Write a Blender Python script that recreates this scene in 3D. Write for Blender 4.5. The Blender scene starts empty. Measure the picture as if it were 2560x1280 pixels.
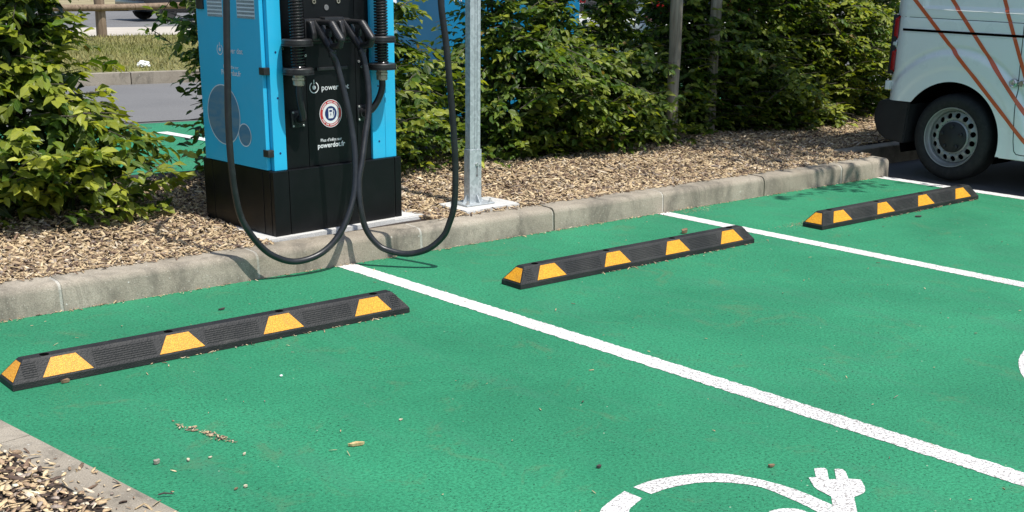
import bpy, bmesh, math, random
import numpy as np
from mathutils import Vector, Matrix

rnd = random.Random(7)
rng = np.random.default_rng(11)
sc = bpy.context.scene
COL = sc.collection
R = math.radians

# ------------------------------------------------------------------ helpers
class MB:
    """Collects geometry; build() links it as one mesh object."""
    def __init__(s):
        s.v = []; s.f = []; s.m = []
    def add(s, vs, fs, mi=0):
        o = len(s.v)
        s.v.extend([tuple(map(float, p)) for p in vs])
        s.f.extend([tuple(o + i for i in f) for f in fs])
        s.m.extend([mi] * len(fs))
        return s
    def box(s, x0, x1, y0, y1, z0, z1, b=0.0, mi=0):
        if b <= 0:
            vs = [(x, y, z) for z in (z0, z1) for y in (y0, y1) for x in (x0, x1)]
            fs = [(0, 2, 3, 1), (4, 5, 7, 6), (0, 1, 5, 4), (2, 6, 7, 3), (0, 4, 6, 2), (1, 3, 7, 5)]
            return s.add(vs, fs, mi)
        bm = bmesh.new()
        bmesh.ops.create_cube(bm, size=1.0)
        for v in bm.verts:
            v.co = Vector(((x0 + x1) / 2 + v.co.x * (x1 - x0), (y0 + y1) / 2 + v.co.y * (y1 - y0), (z0 + z1) / 2 + v.co.z * (z1 - z0)))
        bmesh.ops.bevel(bm, geom=bm.edges[:], offset=b, segments=2, profile=0.6, affect='EDGES')
        return s.bm(bm, mi)
    def bm(s, bm, mi=0):
        bm.verts.index_update()
        s.add([v.co[:] for v in bm.verts], [[v.index for v in f.verts] for f in bm.faces], mi)
        bm.free()
        return s
    def prism(s, pts, axis, a0, a1, mi=0):
        """closed outline pts (2D) swept along axis 'x','y','z' between a0 and a1"""
        n = len(pts)
        def mk(p, a):
            return {'x': (a, p[0], p[1]), 'y': (p[0], a, p[1]), 'z': (p[0], p[1], a)}[axis]
        vs = [mk(p, a0) for p in pts] + [mk(p, a1) for p in pts]
        fs = [tuple(range(n)), tuple(range(2 * n - 1, n - 1, -1))]
        fs += [(i, n + i, n + (i + 1) % n, (i + 1) % n) for i in range(n)]
        return s.add(vs, fs, mi)
    def tube(s, path, r, seg=10, cap=True, mi=0):
        path = [Vector(p) for p in path]
        n = len(path)
        rr = r if hasattr(r, '__len__') else [r] * n
        vs = []; up = None
        for i, p in enumerate(path):
            t = (path[min(i + 1, n - 1)] - path[max(i - 1, 0)]).normalized()
            if up is None:
                up = Vector((0, 0, 1)) if abs(t.z) < .9 else Vector((1, 0, 0))
            sdv = t.cross(up).normalized(); up = sdv.cross(t).normalized()
            for k in range(seg):
                a = 2 * math.pi * k / seg
                vs.append(p + (sdv * math.cos(a) + up * math.sin(a)) * rr[i])
        fs = [(i * seg + k, i * seg + (k + 1) % seg, (i + 1) * seg + (k + 1) % seg, (i + 1) * seg + k) for i in range(n - 1) for k in range(seg)]
        if cap:
            fs += [tuple(range(seg - 1, -1, -1)), tuple((n - 1) * seg + k for k in range(seg))]
        return s.add(vs, fs, mi)
    def lathe(s, prof, o, axis, seg=32, mi=0, closed=False):
        """prof: list of (radius, along); o origin; axis unit vector"""
        ax = Vector(axis).normalized()
        u = ax.orthogonal().normalized(); w = ax.cross(u)
        vs = []; o = Vector(o)
        for r, a in prof:
            for k in range(seg):
                t = 2 * math.pi * k / seg
                vs.append(o + ax * a + (u * math.cos(t) + w * math.sin(t)) * max(r, 1e-5))
        n = len(prof)
        rng_ = range(n if closed else n - 1)
        fs = [(i * seg + k, i * seg + (k + 1) % seg, ((i + 1) % n) * seg + (k + 1) % seg, ((i + 1) % n) * seg + k) for i in rng_ for k in range(seg)]
        return s.add(vs, fs, mi)
    def cyl(s, o, axis, r, L, seg=24, b=0.0, mi=0):
        prof = [(0, 0), (r - b, 0), (r, b), (r, L - b), (r - b, L), (0, L)] if b else [(0, 0), (r, 0), (r, L), (0, L)]
        return s.lathe(prof, o, axis, seg, mi)
    def build(s, name, mat, parent=None, smooth=False, loc=None, fix=True):
        me = bpy.data.meshes.new(name)
        me.from_pydata(s.v, [], s.f)
        mats = mat if isinstance(mat, (list, tuple)) else [mat]
        for m in mats: me.materials.append(m)
        me.polygons.foreach_set('material_index', s.m)
        if fix:
            bm = bmesh.new(); bm.from_mesh(me)
            bmesh.ops.recalc_face_normals(bm, faces=bm.faces[:])
            bm.to_mesh(me); bm.free()
        if smooth:
            me.polygons.foreach_set('use_smooth', [True] * len(me.polygons))
            try: me.set_sharp_from_angle(angle=R(35))
            except Exception: pass
        me.update()
        o = bpy.data.objects.new(name, me)
        COL.objects.link(o)
        if parent: o.parent = parent
        if loc: o.location = loc
        return o

def mesh_np(name, V, F4, mat, colors=None, uvs=None, parent=None, smooth=True):
    """fast mesh from numpy arrays; F4 (n,k) of equal-size faces; colors per vertex (n,4); uvs per vertex (n,2)"""
    me = bpy.data.meshes.new(name)
    k = F4.shape[1]
    me.vertices.add(len(V)); me.vertices.foreach_set('co', V.astype(np.float32).ravel())
    me.loops.add(F4.size); me.loops.foreach_set('vertex_index', F4.astype(np.int32).ravel())
    me.polygons.add(len(F4))
    me.polygons.foreach_set('loop_start', np.arange(0, F4.size, k, dtype=np.int32))
    try: me.polygons.foreach_set('loop_total', np.full(len(F4), k, np.int32))
    except Exception: pass
    if smooth: me.polygons.foreach_set('use_smooth', np.ones(len(F4), bool))
    me.materials.append(mat)
    if colors is not None:
        a = me.attributes.new('tint', 'FLOAT_COLOR', 'POINT'); a.data.foreach_set('color', colors.astype(np.float32).ravel())
    if uvs is not None:
        u = me.uv_layers.new(name='UVMap'); u.data.foreach_set('uv', uvs[F4.ravel()].astype(np.float32).ravel())
    me.update(calc_edges=True); me.validate()
    o = bpy.data.objects.new(name, me); COL.objects.link(o)
    if parent: o.parent = parent
    return o

def tag(o, label=None, cat=None, group=None, kind=None):
    if label: o['label'] = label
    if cat: o['category'] = cat
    if group: o['group'] = group
    if kind: o['kind'] = kind
    return o
def thing(name, label, cat, loc=(0, 0, 0), rz=0.0, group=None):
    o = bpy.data.objects.new(name, None); COL.objects.link(o)
    o.empty_display_size = .1
    o.location = loc; o.rotation_euler = (0, 0, rz)
    return tag(o, label, cat, group)
def dup(root, loc, rz, label, group=None):
    r = root.copy(); COL.objects.link(r); r.location = loc; r.rotation_euler = (0, 0, rz)
    r['label'] = label
    if group: r['group'] = group
    for ch in list(root.children):
        c = ch.copy(); COL.objects.link(c); c.parent = r
        for g in ch.children:
            d = g.copy(); COL.objects.link(d); d.parent = c
    return r
def crom(pts, n=8):
    P = [Vector(p) for p in pts]
    P = [2 * P[0] - P[1]] + P + [2 * P[-1] - P[-2]]
    out = []
    for i in range(1, len(P) - 2):
        a, b, c, d = P[i - 1:i + 3]
        for k in range(n):
            t = k / n
            out.append(.5 * (2 * b + (c - a) * t + (2 * a - 5 * b + 4 * c - d) * t * t + (3 * b - a - 3 * c + d) * t ** 3))
    out.append(P[-2]); return out

# ------------------------------------------------------------------ materials
class NT:
    def __init__(s, name, world=False):
        s.world = world
        s.mat = bpy.data.materials.new(name); s.mat.use_nodes = True
        s.nt = s.mat.node_tree; s.nt.nodes.clear()
        s.out = s.n('ShaderNodeOutputMaterial'); s.bsdf = s.n('ShaderNodeBsdfPrincipled')
        s.l(s.bsdf.outputs[0], s.out.inputs[0])
        s._co = None
    def n(s, t, **kw):
        x = s.nt.nodes.new(t)
        for k, v in kw.items(): setattr(x, k, v)
        return x
    def l(s, a, b): s.nt.links.new(a, b)
    def co(s, which='Object'):
        if s.world:
            if s._co is None: s._co = s.n('ShaderNodeNewGeometry')
            return s._co.outputs['Position']
        if s._co is None: s._co = s.n('ShaderNodeTexCoord')
        return s._co.outputs[which]
    def mapped(s, scale=(1, 1, 1), rot=(0, 0, 0), which='Object'):
        m = s.n('ShaderNodeMapping'); m.inputs['Scale'].default_value = scale; m.inputs['Rotation'].default_value = rot
        s.l(s.co(which), m.inputs[0]); return m.outputs[0]
    def noise(s, scale, detail=3, rough=.55, vec=None, dist=0.0):
        x = s.n('ShaderNodeTexNoise'); x.inputs['Scale'].default_value = scale; x.inputs['Detail'].default_value = detail
        x.inputs['Roughness'].default_value = rough; x.inputs['Distortion'].default_value = dist
        s.l(vec if vec is not None else s.co(), x.inputs['Vector']); return x.outputs[0]
    def voro(s, scale, vec=None, feature='F1', out='Distance'):
        x = s.n('ShaderNodeTexVoronoi', feature=feature); x.inputs['Scale'].default_value = scale
        s.l(vec if vec is not None else s.co(), x.inputs['Vector']); return x.outputs[out]
    def ramp(s, fac, stops, interp='LINEAR'):
        x = s.n('ShaderNodeValToRGB'); cr = x.color_ramp; cr.interpolation = interp
        while len(cr.elements) > 1: cr.elements.remove(cr.elements[-1])
        for i, (p, c) in enumerate(stops):
            e = cr.elements[0] if i == 0 else cr.elements.new(p)
            e.position = p; e.color = (c, c, c, 1) if not hasattr(c, '__len__') else (*c[:3], 1)
        s.l(fac, x.inputs[0]); return x.outputs[0]
    def mix(s, fac, a, b, mode='MIX'):
        x = s.n('ShaderNodeMix', data_type='RGBA', blend_type=mode)
        for sock, val in ((x.inputs[0], fac), (x.inputs[6], a), (x.inputs[7], b)):
            if hasattr(val, 'is_linked') or isinstance(val, bpy.types.NodeSocket): s.l(val, sock)
            elif hasattr(val, '__len__'): sock.default_value = (*val[:3], 1)
            else: sock.default_value = val
        return x.outputs[2]
    def math(s, op, a, b=0.0):
        x = s.n('ShaderNodeMath', operation=op)
        for i, val in enumerate((a, b)):
            if isinstance(val, bpy.types.NodeSocket): s.l(val, x.inputs[i])
            else: x.inputs[i].default_value = val
        return x.outputs[0]
    def bump(s, h, strength=.3, dist=.01, normal=None):
        x = s.n('ShaderNodeBump'); x.inputs['Strength'].default_value = strength; x.inputs['Distance'].default_value = dist
        s.l(h, x.inputs['Height'])
        if normal: s.l(normal, x.inputs['Normal'])
        return x.outputs[0]
    def set(s, **kw):
        for k, v in kw.items():
            sock = s.bsdf.inputs[k.replace('_', ' ')]
            if isinstance(v, bpy.types.NodeSocket): s.l(v, sock)
            elif hasattr(v, '__len__'): sock.default_value = (*v[:3], 1) if sock.type == 'RGBA' else v
            else: sock.default_value = v
        return s

def surf(name, col, rough=.5, metal=0.0, var=.12, vscale=6.0, fine=120.0, bump=.05, bdist=.002, spec=.5, coat=0.0, dust=None):
    """painted / plain surface with mottling and a fine grain"""
    m = NT(name)
    big = m.noise(vscale, 4)
    c = m.mix(m.ramp(big, [(.3, 0), (.7, 1)]), [x * (1 - var) for x in col], [min(1, x * (1 + var)) for x in col])
    if dust:
        c = m.mix(m.ramp(m.noise(vscale * 2.3, 5, .65), [(.5, 0), (.75, dust[0])]), c, dust[1])
    m.set(Base_Color=c, Roughness=m.ramp(m.noise(vscale * 3, 3), [(.3, max(.02, rough - .06)), (.7, min(1, rough + .08))]), Metallic=metal)
    m.bsdf.inputs['Specular IOR Level'].default_value = spec
    if coat: m.bsdf.inputs['Coat Weight'].default_value = coat; m.bsdf.inputs['Coat Roughness'].default_value = .06
    if bump: m.set(Normal=m.bump(m.noise(fine, 3), bump, bdist))
    return m.mat

def m_green():
    m = NT('green_coating')
    patch = m.ramp(m.noise(.9, 5, .6, dist=.4), [(.32, 0), (.68, 1)])
    c = m.mix(patch, (.022, .193, .094), (.037, .285, .139))
    grain = m.noise(85, 3, .6)
    c = m.mix(m.ramp(grain, [(.38, .6), (.58, 0)]), c, (.010, .115, .055))
    c = m.mix(m.ramp(m.noise(150, 2, .5), [(.58, 0), (.72, .45)]), c, (.07, .36, .19))
    # faint worn scuffs along the driving direction
    sc_ = m.noise(3.0, 4, .6, vec=m.mapped((2.2, .35, 1), (0, 0, .35)))
    c = m.mix(m.ramp(sc_, [(.52, 0), (.70, .45)]), c, (.045, .19, .11))
    dirt = m.ramp(m.noise(3.2, 7, .72, dist=1.0), [(.57, 0), (.74, .5)])
    c = m.mix(dirt, c, (.12, .17, .085))
    # open pits of the asphalt under the coating
    pv = m.noise(72, 3, .7, vec=m.mapped((1, 1.8, 1), (0, 0, .65)))
    pit = m.ramp(m.math('ADD', pv, m.math('MULTIPLY', m.math('SUBTRACT', m.noise(2.2, 2), .5), .10)), [(.352, 1), (.392, 0)])
    c = m.mix(pit, c, (.004, .042, .021))
    speck = m.ramp(m.voro(21, out='Distance'), [(.055, 1), (.075, 0)])
    rare = m.ramp(m.noise(6.0, 2), [(.58, 0), (.62, 1)])
    c = m.mix(m.math('MULTIPLY', speck, rare), c, (.34, .42, .30))
    h = m.math('SUBTRACT', m.math('ADD', m.math('MULTIPLY', grain, .8), m.math('MULTIPLY', m.noise(38, 3), .6)), m.math('MULTIPLY', pit, .6))
    m.set(Base_Color=c, Roughness=m.ramp(m.noise(9, 3), [(.3, .62), (.7, .85)]), Normal=m.bump(h, .45, .006))
    m.bsdf.inputs['Specular IOR Level'].default_value = .3
    return m.mat

def m_white_paint():
    m = NT('white_road_paint')
    wear = m.noise(1.3, 3)
    pv = m.noise(88, 3, .7, vec=m.mapped((1, 1.6, 1), (0, 0, .65)))
    sep = m.n('ShaderNodeSeparateXYZ'); m.l(m.co(), sep.inputs[0])
    near = m.ramp(m.math('MULTIPLY', sep.outputs[1], -.25), [(.12, 0), (.7, 1)])        # the end the cars roll over is more worn
    w2 = m.math('ADD', m.math('MULTIPLY', near, .072), m.math('MULTIPLY', m.math('SUBTRACT', wear, .5), .10))
    pit = m.ramp(m.math('SUBTRACT', pv, w2), [(.345, 1), (.42, 0)])
    c = m.mix(m.ramp(m.noise(25, 4), [(.35, 0), (.7, 1)]), (.64, .625, .60), (.78, .77, .75))
    c = m.mix(pit, c, (.27, .245, .225))
    m.set(Base_Color=c, Roughness=.7, Normal=m.bump(m.math('SUBTRACT', m.noise(85, 3), pit), .4, .004))
    return m.mat

def m_asphalt(name='asphalt', base=.07, light=.11):
    m = NT(name)
    c = m.mix(m.ramp(m.noise(.6, 5), [(.3, 0), (.7, 1)]), (base, base * .98, base * .97), (light, light * .98, light * .95))
    c = m.mix(m.ramp(m.noise(95, 2), [(.55, 0), (.75, .6)]), c, (light * 2.2, light * 2.1, light * 2))
    m.set(Base_Color=c, Roughness=.85, Normal=m.bump(m.noise(70, 3), .5, .006))
    return m.mat

def m_concrete(name, a, b, stain=(.115, .105, .085), amt=.9):
    m = NT(name)
    c = m.mix(m.ramp(m.noise(1.7, 5, .6), [(.3, 0), (.7, 1)]), a, b)
    c = m.mix(m.ramp(m.noise(4.2, 6, .7, vec=m.mapped((1, 1, .55)), dist=.6), [(.47, 0), (.70, amt)]), c, stain)
    c = m.mix(m.ramp(m.noise(190, 2), [(.34, .45), (.55, 0)]), c, [x * .45 for x in a])
    c = m.mix(m.ramp(m.noise(120, 2), [(.64, 0), (.74, .5)]), c, (.62, .58, .5))
    lich = m.ramp(m.voro(17, out='Distance'), [(.05, 1), (.09, 0)])
    c = m.mix(m.math('MULTIPLY', lich, m.ramp(m.noise(2.5, 2), [(.5, 0), (.6, .8)])), c, (.62, .60, .54))
    h = m.math('ADD', m.noise(120, 3), m.math('MULTIPLY', m.noise(14, 4), 1.5))
    m.set(Base_Color=c, Roughness=.88, Normal=m.bump(h, .4, .004))
    m.bsdf.inputs['Specular IOR Level'].default_value = .25
    return m.mat

def m_tint(name, rough=.8, bump=None, spec=.3):
    m = NT(name)
    a = m.n('ShaderNodeAttribute', attribute_name='tint')
    c = m.mix(m.ramp(m.noise(260, 2), [(.3, .5), (.7, 0)]), a.outputs['Color'], (.05, .04, .03))
    m.set(Base_Color=c, Roughness=rough)
    m.bsdf.inputs['Specular IOR Level'].default_value = spec
    if bump: m.set(Normal=m.bump(m.noise(bump, 3), .5, .004))
    return m.mat

def m_leaf(name='leaf', trans=.36):
    m = NT(name)
    a = m.n('ShaderNodeAttribute', attribute_name='tint')
    uv = m.n('ShaderNodeUVMap'); sep = m.n('ShaderNodeSeparateXYZ'); m.l(uv.outputs[0], sep.inputs[0])
    u = m.math('ABSOLUTE', m.math('SUBTRACT', sep.outputs[0], .5))
    ph = m.math('SUBTRACT', m.math('MULTIPLY', sep.outputs[1], 62), m.math('MULTIPLY', u, 46))
    vein = m.math('SINE', ph)
    rib = m.ramp(u, [(.0, 1), (.05, 0)])
    c = m.mix(m.math('MULTIPLY', m.ramp(vein, [(.0, .28), (.8, 0)]), 1.0), a.outputs['Color'], (.025, .05, .008))
    c = m.mix(m.math('MULTIPLY', rib, .5), c, (.25, .30, .09))
    c = m.mix(m.ramp(m.noise(9, 3), [(.3, .35), (.7, 0)]), c, m.mix(1.0, c, (.6, .62, .5), 'MULTIPLY'))
    m.set(Base_Color=c, Roughness=.36, Normal=m.bump(vein, .35, .004))
    m.bsdf.inputs['Specular IOR Level'].default_value = .45
    tr = m.n('ShaderNodeBsdfTranslucent')
    tc = m.mix(1.0, c, (1.5, 1.5, .55), 'MULTIPLY'); m.l(tc, tr.inputs[0])
    mx = m.n('ShaderNodeMixShader'); mx.inputs[0].default_value = trans
    m.l(m.bsdf.outputs[0], mx.inputs[1]); m.l(tr.outputs[0], mx.inputs[2]); m.l(mx.outputs[0], m.out.inputs[0])
    return m.mat

def m_wood(name, a, b, scale=(30, 30, 2.2)):
    m = NT(name)
    n_ = m.noise(1.0, 5, .65, vec=m.mapped(scale), dist=.5)
    c = m.mix(m.ramp(n_, [(.35, 0), (.65, 1)]), a, b)
    c = m.mix(m.ramp(m.noise(1.0, 3, .6, vec=m.mapped((scale[0] * 3, scale[1] * 3, scale[2] * .7))), [(.30, .8), (.42, 0)]), c, [x * .3 for x in a])
    m.set(Base_Color=c, Roughness=.85, Normal=m.bump(n_, .6, .008)); return m.mat

def m_reflector():
    m = NT('yellow_reflector', True)
    c = m.mix(m.ramp(m.noise(230, 2), [(.4, 0), (.62, 1)]), (.58, .22, .008), (.90, .44, .03))
    c = m.mix(m.ramp(m.noise(17, 5, .7), [(.52, 0), (.72, .55)]), c, (.40, .20, .035))
    m.set(Base_Color=c, Roughness=.45, Normal=m.bump(m.noise(230, 2), .5, .002)); return m.mat
def m_rubber_stop():
    m = NT('black_rubber', True)
    # small studs in rows moulded in the slope
    v = m.voro(95, vec=m.mapped((1, 1.6, 1.6)))
    c = m.mix(m.ramp(m.noise(4, 5, .65), [(.42, 0), (.75, .5)]), (.011, .011, .0115), (.055, .052, .047))
    c = m.mix(m.ramp(m.noise(9, 6, .75, dist=1.5), [(.60, 0), (.70, .35)]), c, (.11, .10, .085))
    h = m.ramp(v, [(.2, 1), (.5, 0)])
    m.set(Base_Color=c, Roughness=.62, Normal=m.bump(m.math('ADD', m.math('MULTIPLY', h, .8), m.noise(180, 2)), .35, .003)); return m.mat
def m_galv():
    m = NT('galvanised_steel')
    sp = m.voro(60, out='Color')
    bw = m.n('ShaderNodeRGBToBW'); m.l(sp, bw.inputs[0])
    c = m.mix(m.ramp(bw.outputs[0], [(.2, 0), (.8, 1)]), (.44, .47, .48), (.60, .63, .64))
    c = m.mix(m.ramp(m.noise(9, 5, .6, vec=m.mapped((1, 1, .3))), [(.5, 0), (.75, .4)]), c, (.33, .35, .36))
    m.set(Base_Color=c, Roughness=.48, Metallic=.45, Normal=m.bump(m.noise(60, 3), .08, .002)); return m.mat

M = {}
M['green'] = m_green(); M['white'] = m_white_paint(); M['asphalt'] = m_asphalt(); M['road'] = m_asphalt('road_asphalt', .13, .17)
M['kerb'] = m_concrete('kerb_concrete', (.28, .24, .185), (.425, .375, .30))
M['mortar'] = m_concrete('mortar', (.44, .41, .35), (.60, .57, .50))
M['pad'] = m_concrete('pad_concrete', (.55, .54, .51), (.72, .71, .68), (.40, .39, .36), .5)
M['soil'] = surf('mulch_soil', (.045, .032, .024), .95, var=.4, vscale=9, fine=60, bump=.8, bdist=.02)
M['chips'] = m_tint('wood_chips', .8)
M['leaf'] = m_leaf(); M['bark'] = m_wood('bark', (.05, .04, .03), (.12, .10, .075))
M['stake'] = m_wood('weathered_wood', (.185, .15, .11), (.38, .33, .26), (22, 22, 1.4))
M['brownwood'] = m_wood('brown_wood', (.16, .11, .07), (.30, .22, .15), (14, 14, 1.2))
M['refl'] = m_reflector(); M['rubber'] = m_rubber_stop(); M['galv'] = m_galv()
M['hole'] = surf('dark_recess', (.003, .003, .003), .9, bump=0, spec=.0)
M['cyan'] = surf('cyan_paint', (.026, .47, .75), .38, var=.05, vscale=2.0, fine=260, bump=.03, dust=(.10, (.30, .45, .5)))
M['black'] = surf('black_powder_coat', (.0045, .0052, .006), .40, var=.25, vscale=3, fine=300, bump=.06, spec=.28, dust=(.10, (.03, .03, .03)))
M['blackp'] = surf('black_plastic', (.016, .016, .017), .40, var=.3, vscale=8, fine=220, bump=.08, dust=(.35, (.10, .095, .09)))
M['cable'] = surf('cable_rubber', (.014, .015, .017), .36, var=.3, vscale=10, fine=200, bump=.03, dust=(.25, (.06, .06, .06)))
M['spring'] = surf('spring_steel', (.016, .016, .017), .22, metal=.0, var=.2, bump=.02, spec=.7)
M['brass'] = surf('cable_gland_metal', (.42, .38, .30), .35, metal=.7, var=.2)
M['silver'] = surf('bolt_steel', (.62, .62, .60), .35, metal=.8)
M['letter'] = surf('white_lettering', (.78, .78, .78), .5, bump=0, var=.04)
M['grey'] = surf('grey_plastic', (.16, .16, .16), .5)
M['red'] = surf('red_ring', (.50, .035, .03), .45, bump=0, var=.08, vscale=20)
M['navy'] = surf('navy_disc', (.010, .025, .12), .45, bump=0)
M['silverline'] = surf('pale_rim', (.60, .72, .78), .4, bump=0)
def m_globe():
    m = NT('printed_globe')
    n_ = m.noise(6.0, 6, .65, vec=m.mapped((1, 1, 3.2)), dist=.6)
    c = m.mix(m.ramp(n_, [(.42, 0), (.72, .55)]), (.055, .20, .34), (.24, .31, .31))
    m.set(Base_Color=c, Roughness=.4); return m.mat
M['globe'] = m_globe()
M['vanwhite'] = surf('van_paint', (.86, .87, .855), .28, var=.02, vscale=1.5, bump=0, coat=.8, dust=(.10, (.55, .54, .50)))
M['orange'] = surf('orange_stripe', (.64, .105, .03), .35, var=.04, bump=0, coat=.5)
M['bumper'] = surf('bumper_plastic', (.014, .014, .015), .6, var=.3, vscale=6, fine=150, bump=.15)
M['tyre'] = surf('tyre_rubber', (.011, .011, .011), .75, var=.3, vscale=12, dust=(.3, (.06, .055, .05)))
M['rim'] = surf('wheel_steel', (.30, .305, .295), .38, metal=.35, var=.1, vscale=14, dust=(.4, (.22, .21, .19)))
M['lampred'] = surf('red_lens', (.33, .008, .012), .12, var=.2, bump=0, coat=.6)
M['lampclear'] = surf('clear_lens', (.55, .55, .55), .12, bump=0, coat=.6)
M['glass'] = surf('car_glass', (.012, .015, .017), .06, bump=0, spec=.8)
M['darkcar'] = surf('dark_car_paint', (.012, .013, .016), .25, bump=0, coat=.8)
M['lock'] = surf('lock_steel', (.50, .50, .49), .25, metal=.9)
M['paper'] = surf('white_paper', (.80, .80, .78), .8)
M['drygrass'] = surf('dry_grass', (.30, .25, .14), .95, var=.35, vscale=1.2, fine=30, bump=.5, bdist=.03)
M['lawn'] = surf('lawn_soil', (.17, .165, .05), .95, var=.35, vscale=2.2, fine=40, bump=.6, bdist=.03)
M['paleway'] = surf('pale_path_surface', (.48, .43, .36), .95, var=.12, vscale=.8, fine=40)
M['grassb'] = m_tint('grass_blades', .7)
M['bgblue'] = surf('deep_blue_paint', (.014, .24, .48), .4, var=.08, vscale=1.4, fine=200, bump=.03)

# ------------------------------------------------------------------ camera, sun, sky
cam_d = bpy.data.cameras.new('Camera'); cam = bpy.data.objects.new('Camera', cam_d); COL.objects.link(cam)
rt = Vector((0.76968206, -0.63832208, 0.01159507)); up = Vector((0.19615879, 0.25373159, 0.94717581)); fw = Vector((0.60754527, 0.72674975, -0.32050514))
mw = Matrix((rt, up, -fw)).transposed().to_4x4(); mw.translation = Vector((-3.38578, -5.54843, 1.55724))
cam.matrix_world = mw
cam_d.sensor_width = 36; cam_d.lens = 3022.675 / 2560 * 36; cam_d.shift_y = 300 / 2560
cam_d.clip_start = .05; cam_d.clip_end = 600
sc.camera = cam
S = Vector((.07, -.445, 1)).normalized()
sd = bpy.data.lights.new('Sun', 'SUN'); sun = bpy.data.objects.new('Sun', sd); COL.objects.link(sun)
sd.energy = 4.6; sd.angle = R(.53); sd.color = (1.0, .965, .90)
sun.rotation_euler = (-S).to_track_quat('-Z', 'Y').to_euler(); sun.location = (0, -5, 12)
w = bpy.data.worlds.new('World'); sc.world = w; w.use_nodes = True
wn = w.node_tree; bg = wn.nodes.get('Background') or wn.nodes.new('ShaderNodeBackground')
sky = wn.nodes.new('ShaderNodeTexSky'); sky.sky_type = 'NISHITA'; sky.sun_disc = False
sky.sun_elevation = math.asin(S.z); sky.sun_rotation = math.atan2(S.x, S.y)
sky.air_density = 1.0; sky.dust_density = 1.2
wn.links.new(sky.outputs[0], bg.inputs[0]); bg.inputs[1].default_value = .135
sc.view_settings.view_transform = 'Standard'; sc.view_settings.look = 'None'; sc.view_settings.exposure = 0.17; sc.view_settings.gamma = 1
sc.cycles.max_bounces = 8; sc.cycles.diffuse_bounces = 4; sc.cycles.transmission_bounces = 4; sc.cycles.transparent_max_bounces = 6

# ------------------------------------------------------------------ ground and kerbs
SK = -.0407                                     # bay lines lean a little: dx per dy
def sheet(name, pts, z, mat, kind='structure'):
    mb = MB(); mb.add([(x, y, z) for x, y in pts], [tuple(range(len(pts)))])
    return tag(mb.build(name, mat), kind=kind)
def strip_poly(x0, x1, y0, y1):                 # a strip following the lean of the bay lines
    return [(x0 + SK * y0, y0), (x1 + SK * y0, y0), (x1 + SK * y1, y1), (x0 + SK * y1, y1)]
sheet('ground', [(-150, -150), (150, -150), (150, 150), (-150, 150)], -.02, M['asphalt'])
sheet('parking_bay', [(-2.385, .004), (5.02, .004), (5.02 + SK * -5, -5.0), (-1.66, -5.0)], 0, M['green'])
lines = MB()
for i in range(3):
    pts = strip_poly(i * 2.5, i * 2.5 + .109, -.002, -5.0)
    n = 420
    L = [(pts[0][0] + (pts[3][0] - pts[0][0]) * k / n + rnd.uniform(-.0045, .0045), pts[0][1] + (pts[3][1] - pts[0][1]) * k / n) for k in range(n + 1)]
    Rr = [(pts[1][0] + (pts[2][0] - pts[1][0]) * k / n + rnd.uniform(-.0045, .0045), pts[1][1] + (pts[2][1] - pts[1][1]) * k / n) for k in range(n + 1)]
    lines.add([(x, y, .0018) for x, y in L + Rr], [(k, k + 1, n + 2 + k, n + 1 + k) for k in range(n)])
tag(lines.build('bay_lines', M['white']), kind='structure')

# kerb of one-metre stones, rounded front arris
KP = [(0.0, -.05), (.008, .105), (.014, .122), (.028, .135), (.045, .139), (.165, .142), (.165, -.05)]
kerb = MB(); joints = MB()
JX = [-4.5, -3.5, -2.5, -1.5, -.47, .57, 1.58, 2.56, 3.62, 4.55, 5.178]
for a, b in zip(JX[:-1], JX[1:]):
    dz = rnd.uniform(-.003, .003); dy = rnd.uniform(-.003, .003)
    bm = bmesh.new(); n = len(KP); seg = 10
    rings = []
    for k in range(seg + 1):
        x = a + .008 + (b - a - .016) * k / seg
        rings.append([bm.verts.new((x, p[0] + dy + (rnd.uniform(-.0015, .0015) if i in (2, 3) else 0), p[1] + dz)) for i, p in enumerate(KP)])
    for k in range(seg):
        for i in range(n):
            bm.faces.new((rings[k][i], rings[k][(i + 1) % n], rings[k + 1][(i + 1) % n], rings[k + 1][i]))
    bm.faces.new(rings[0]); bm.faces.new(rings[-1][::-1])
    kerb.bm(bm)
    jd = .010 if b in (1.58, 3.62) else .0025
    if b < 5: joints.prism([(p[0] + (jd if i < 5 else 0), p[1] - jd) for i, p in enumerate(KP)], 'x', b - .0095, b + .0095)
kb = kerb.build('kerb', M['kerb'], smooth=True); tag(kb, kind='structure')
joints.build('mortar_joint', M['mortar'], parent=kb)
# the kerb turns the corner beside the van
# flush edging at the left of the bay
ed = MB()
e0, e1 = Vector((-2.36, -.17)), Vector((-1.66, -5.0)); d = (e1 - e0).normalized(); nrm = Vector((d.y, -d.x))
tot = (e1 - e0).length; k = 0.0; seglen = [.35, .78, 1.0, 1.0, 1.0, .8]
e0 = Vector((-2.385, -.02))
e0 = Vector((-2.201, -1.282)) + (Vector((-2.201, -1.282)) - Vector((-2.041, -2.379))).normalized() * 1.27
d = (Vector((-2.041, -2.379)) - Vector((-2.201, -1.282))).normalized(); nrm = Vector((d.y, -d.x))
for L in (1.49, 1.0, 1.0, 1.0, .6):
    a = e0 + d * (k + .003); b = e0 + d * (k + L - .003); k += L
    z = .006 + rnd.uniform(-.001, .001)
    q = [a, b, b + nrm * .135, a + nrm * .135]
    ed.prism([(p.x, p.y) for p in q], 'z', -.1, z)
tag(ed.build('kerb_edging', M['kerb']), kind='structure')
def edge_x(y):                                   # left side of that edging
    t = (y - e0.y) / d.y
    return e0.x + d.x * t + nrm.x * .135
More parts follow.
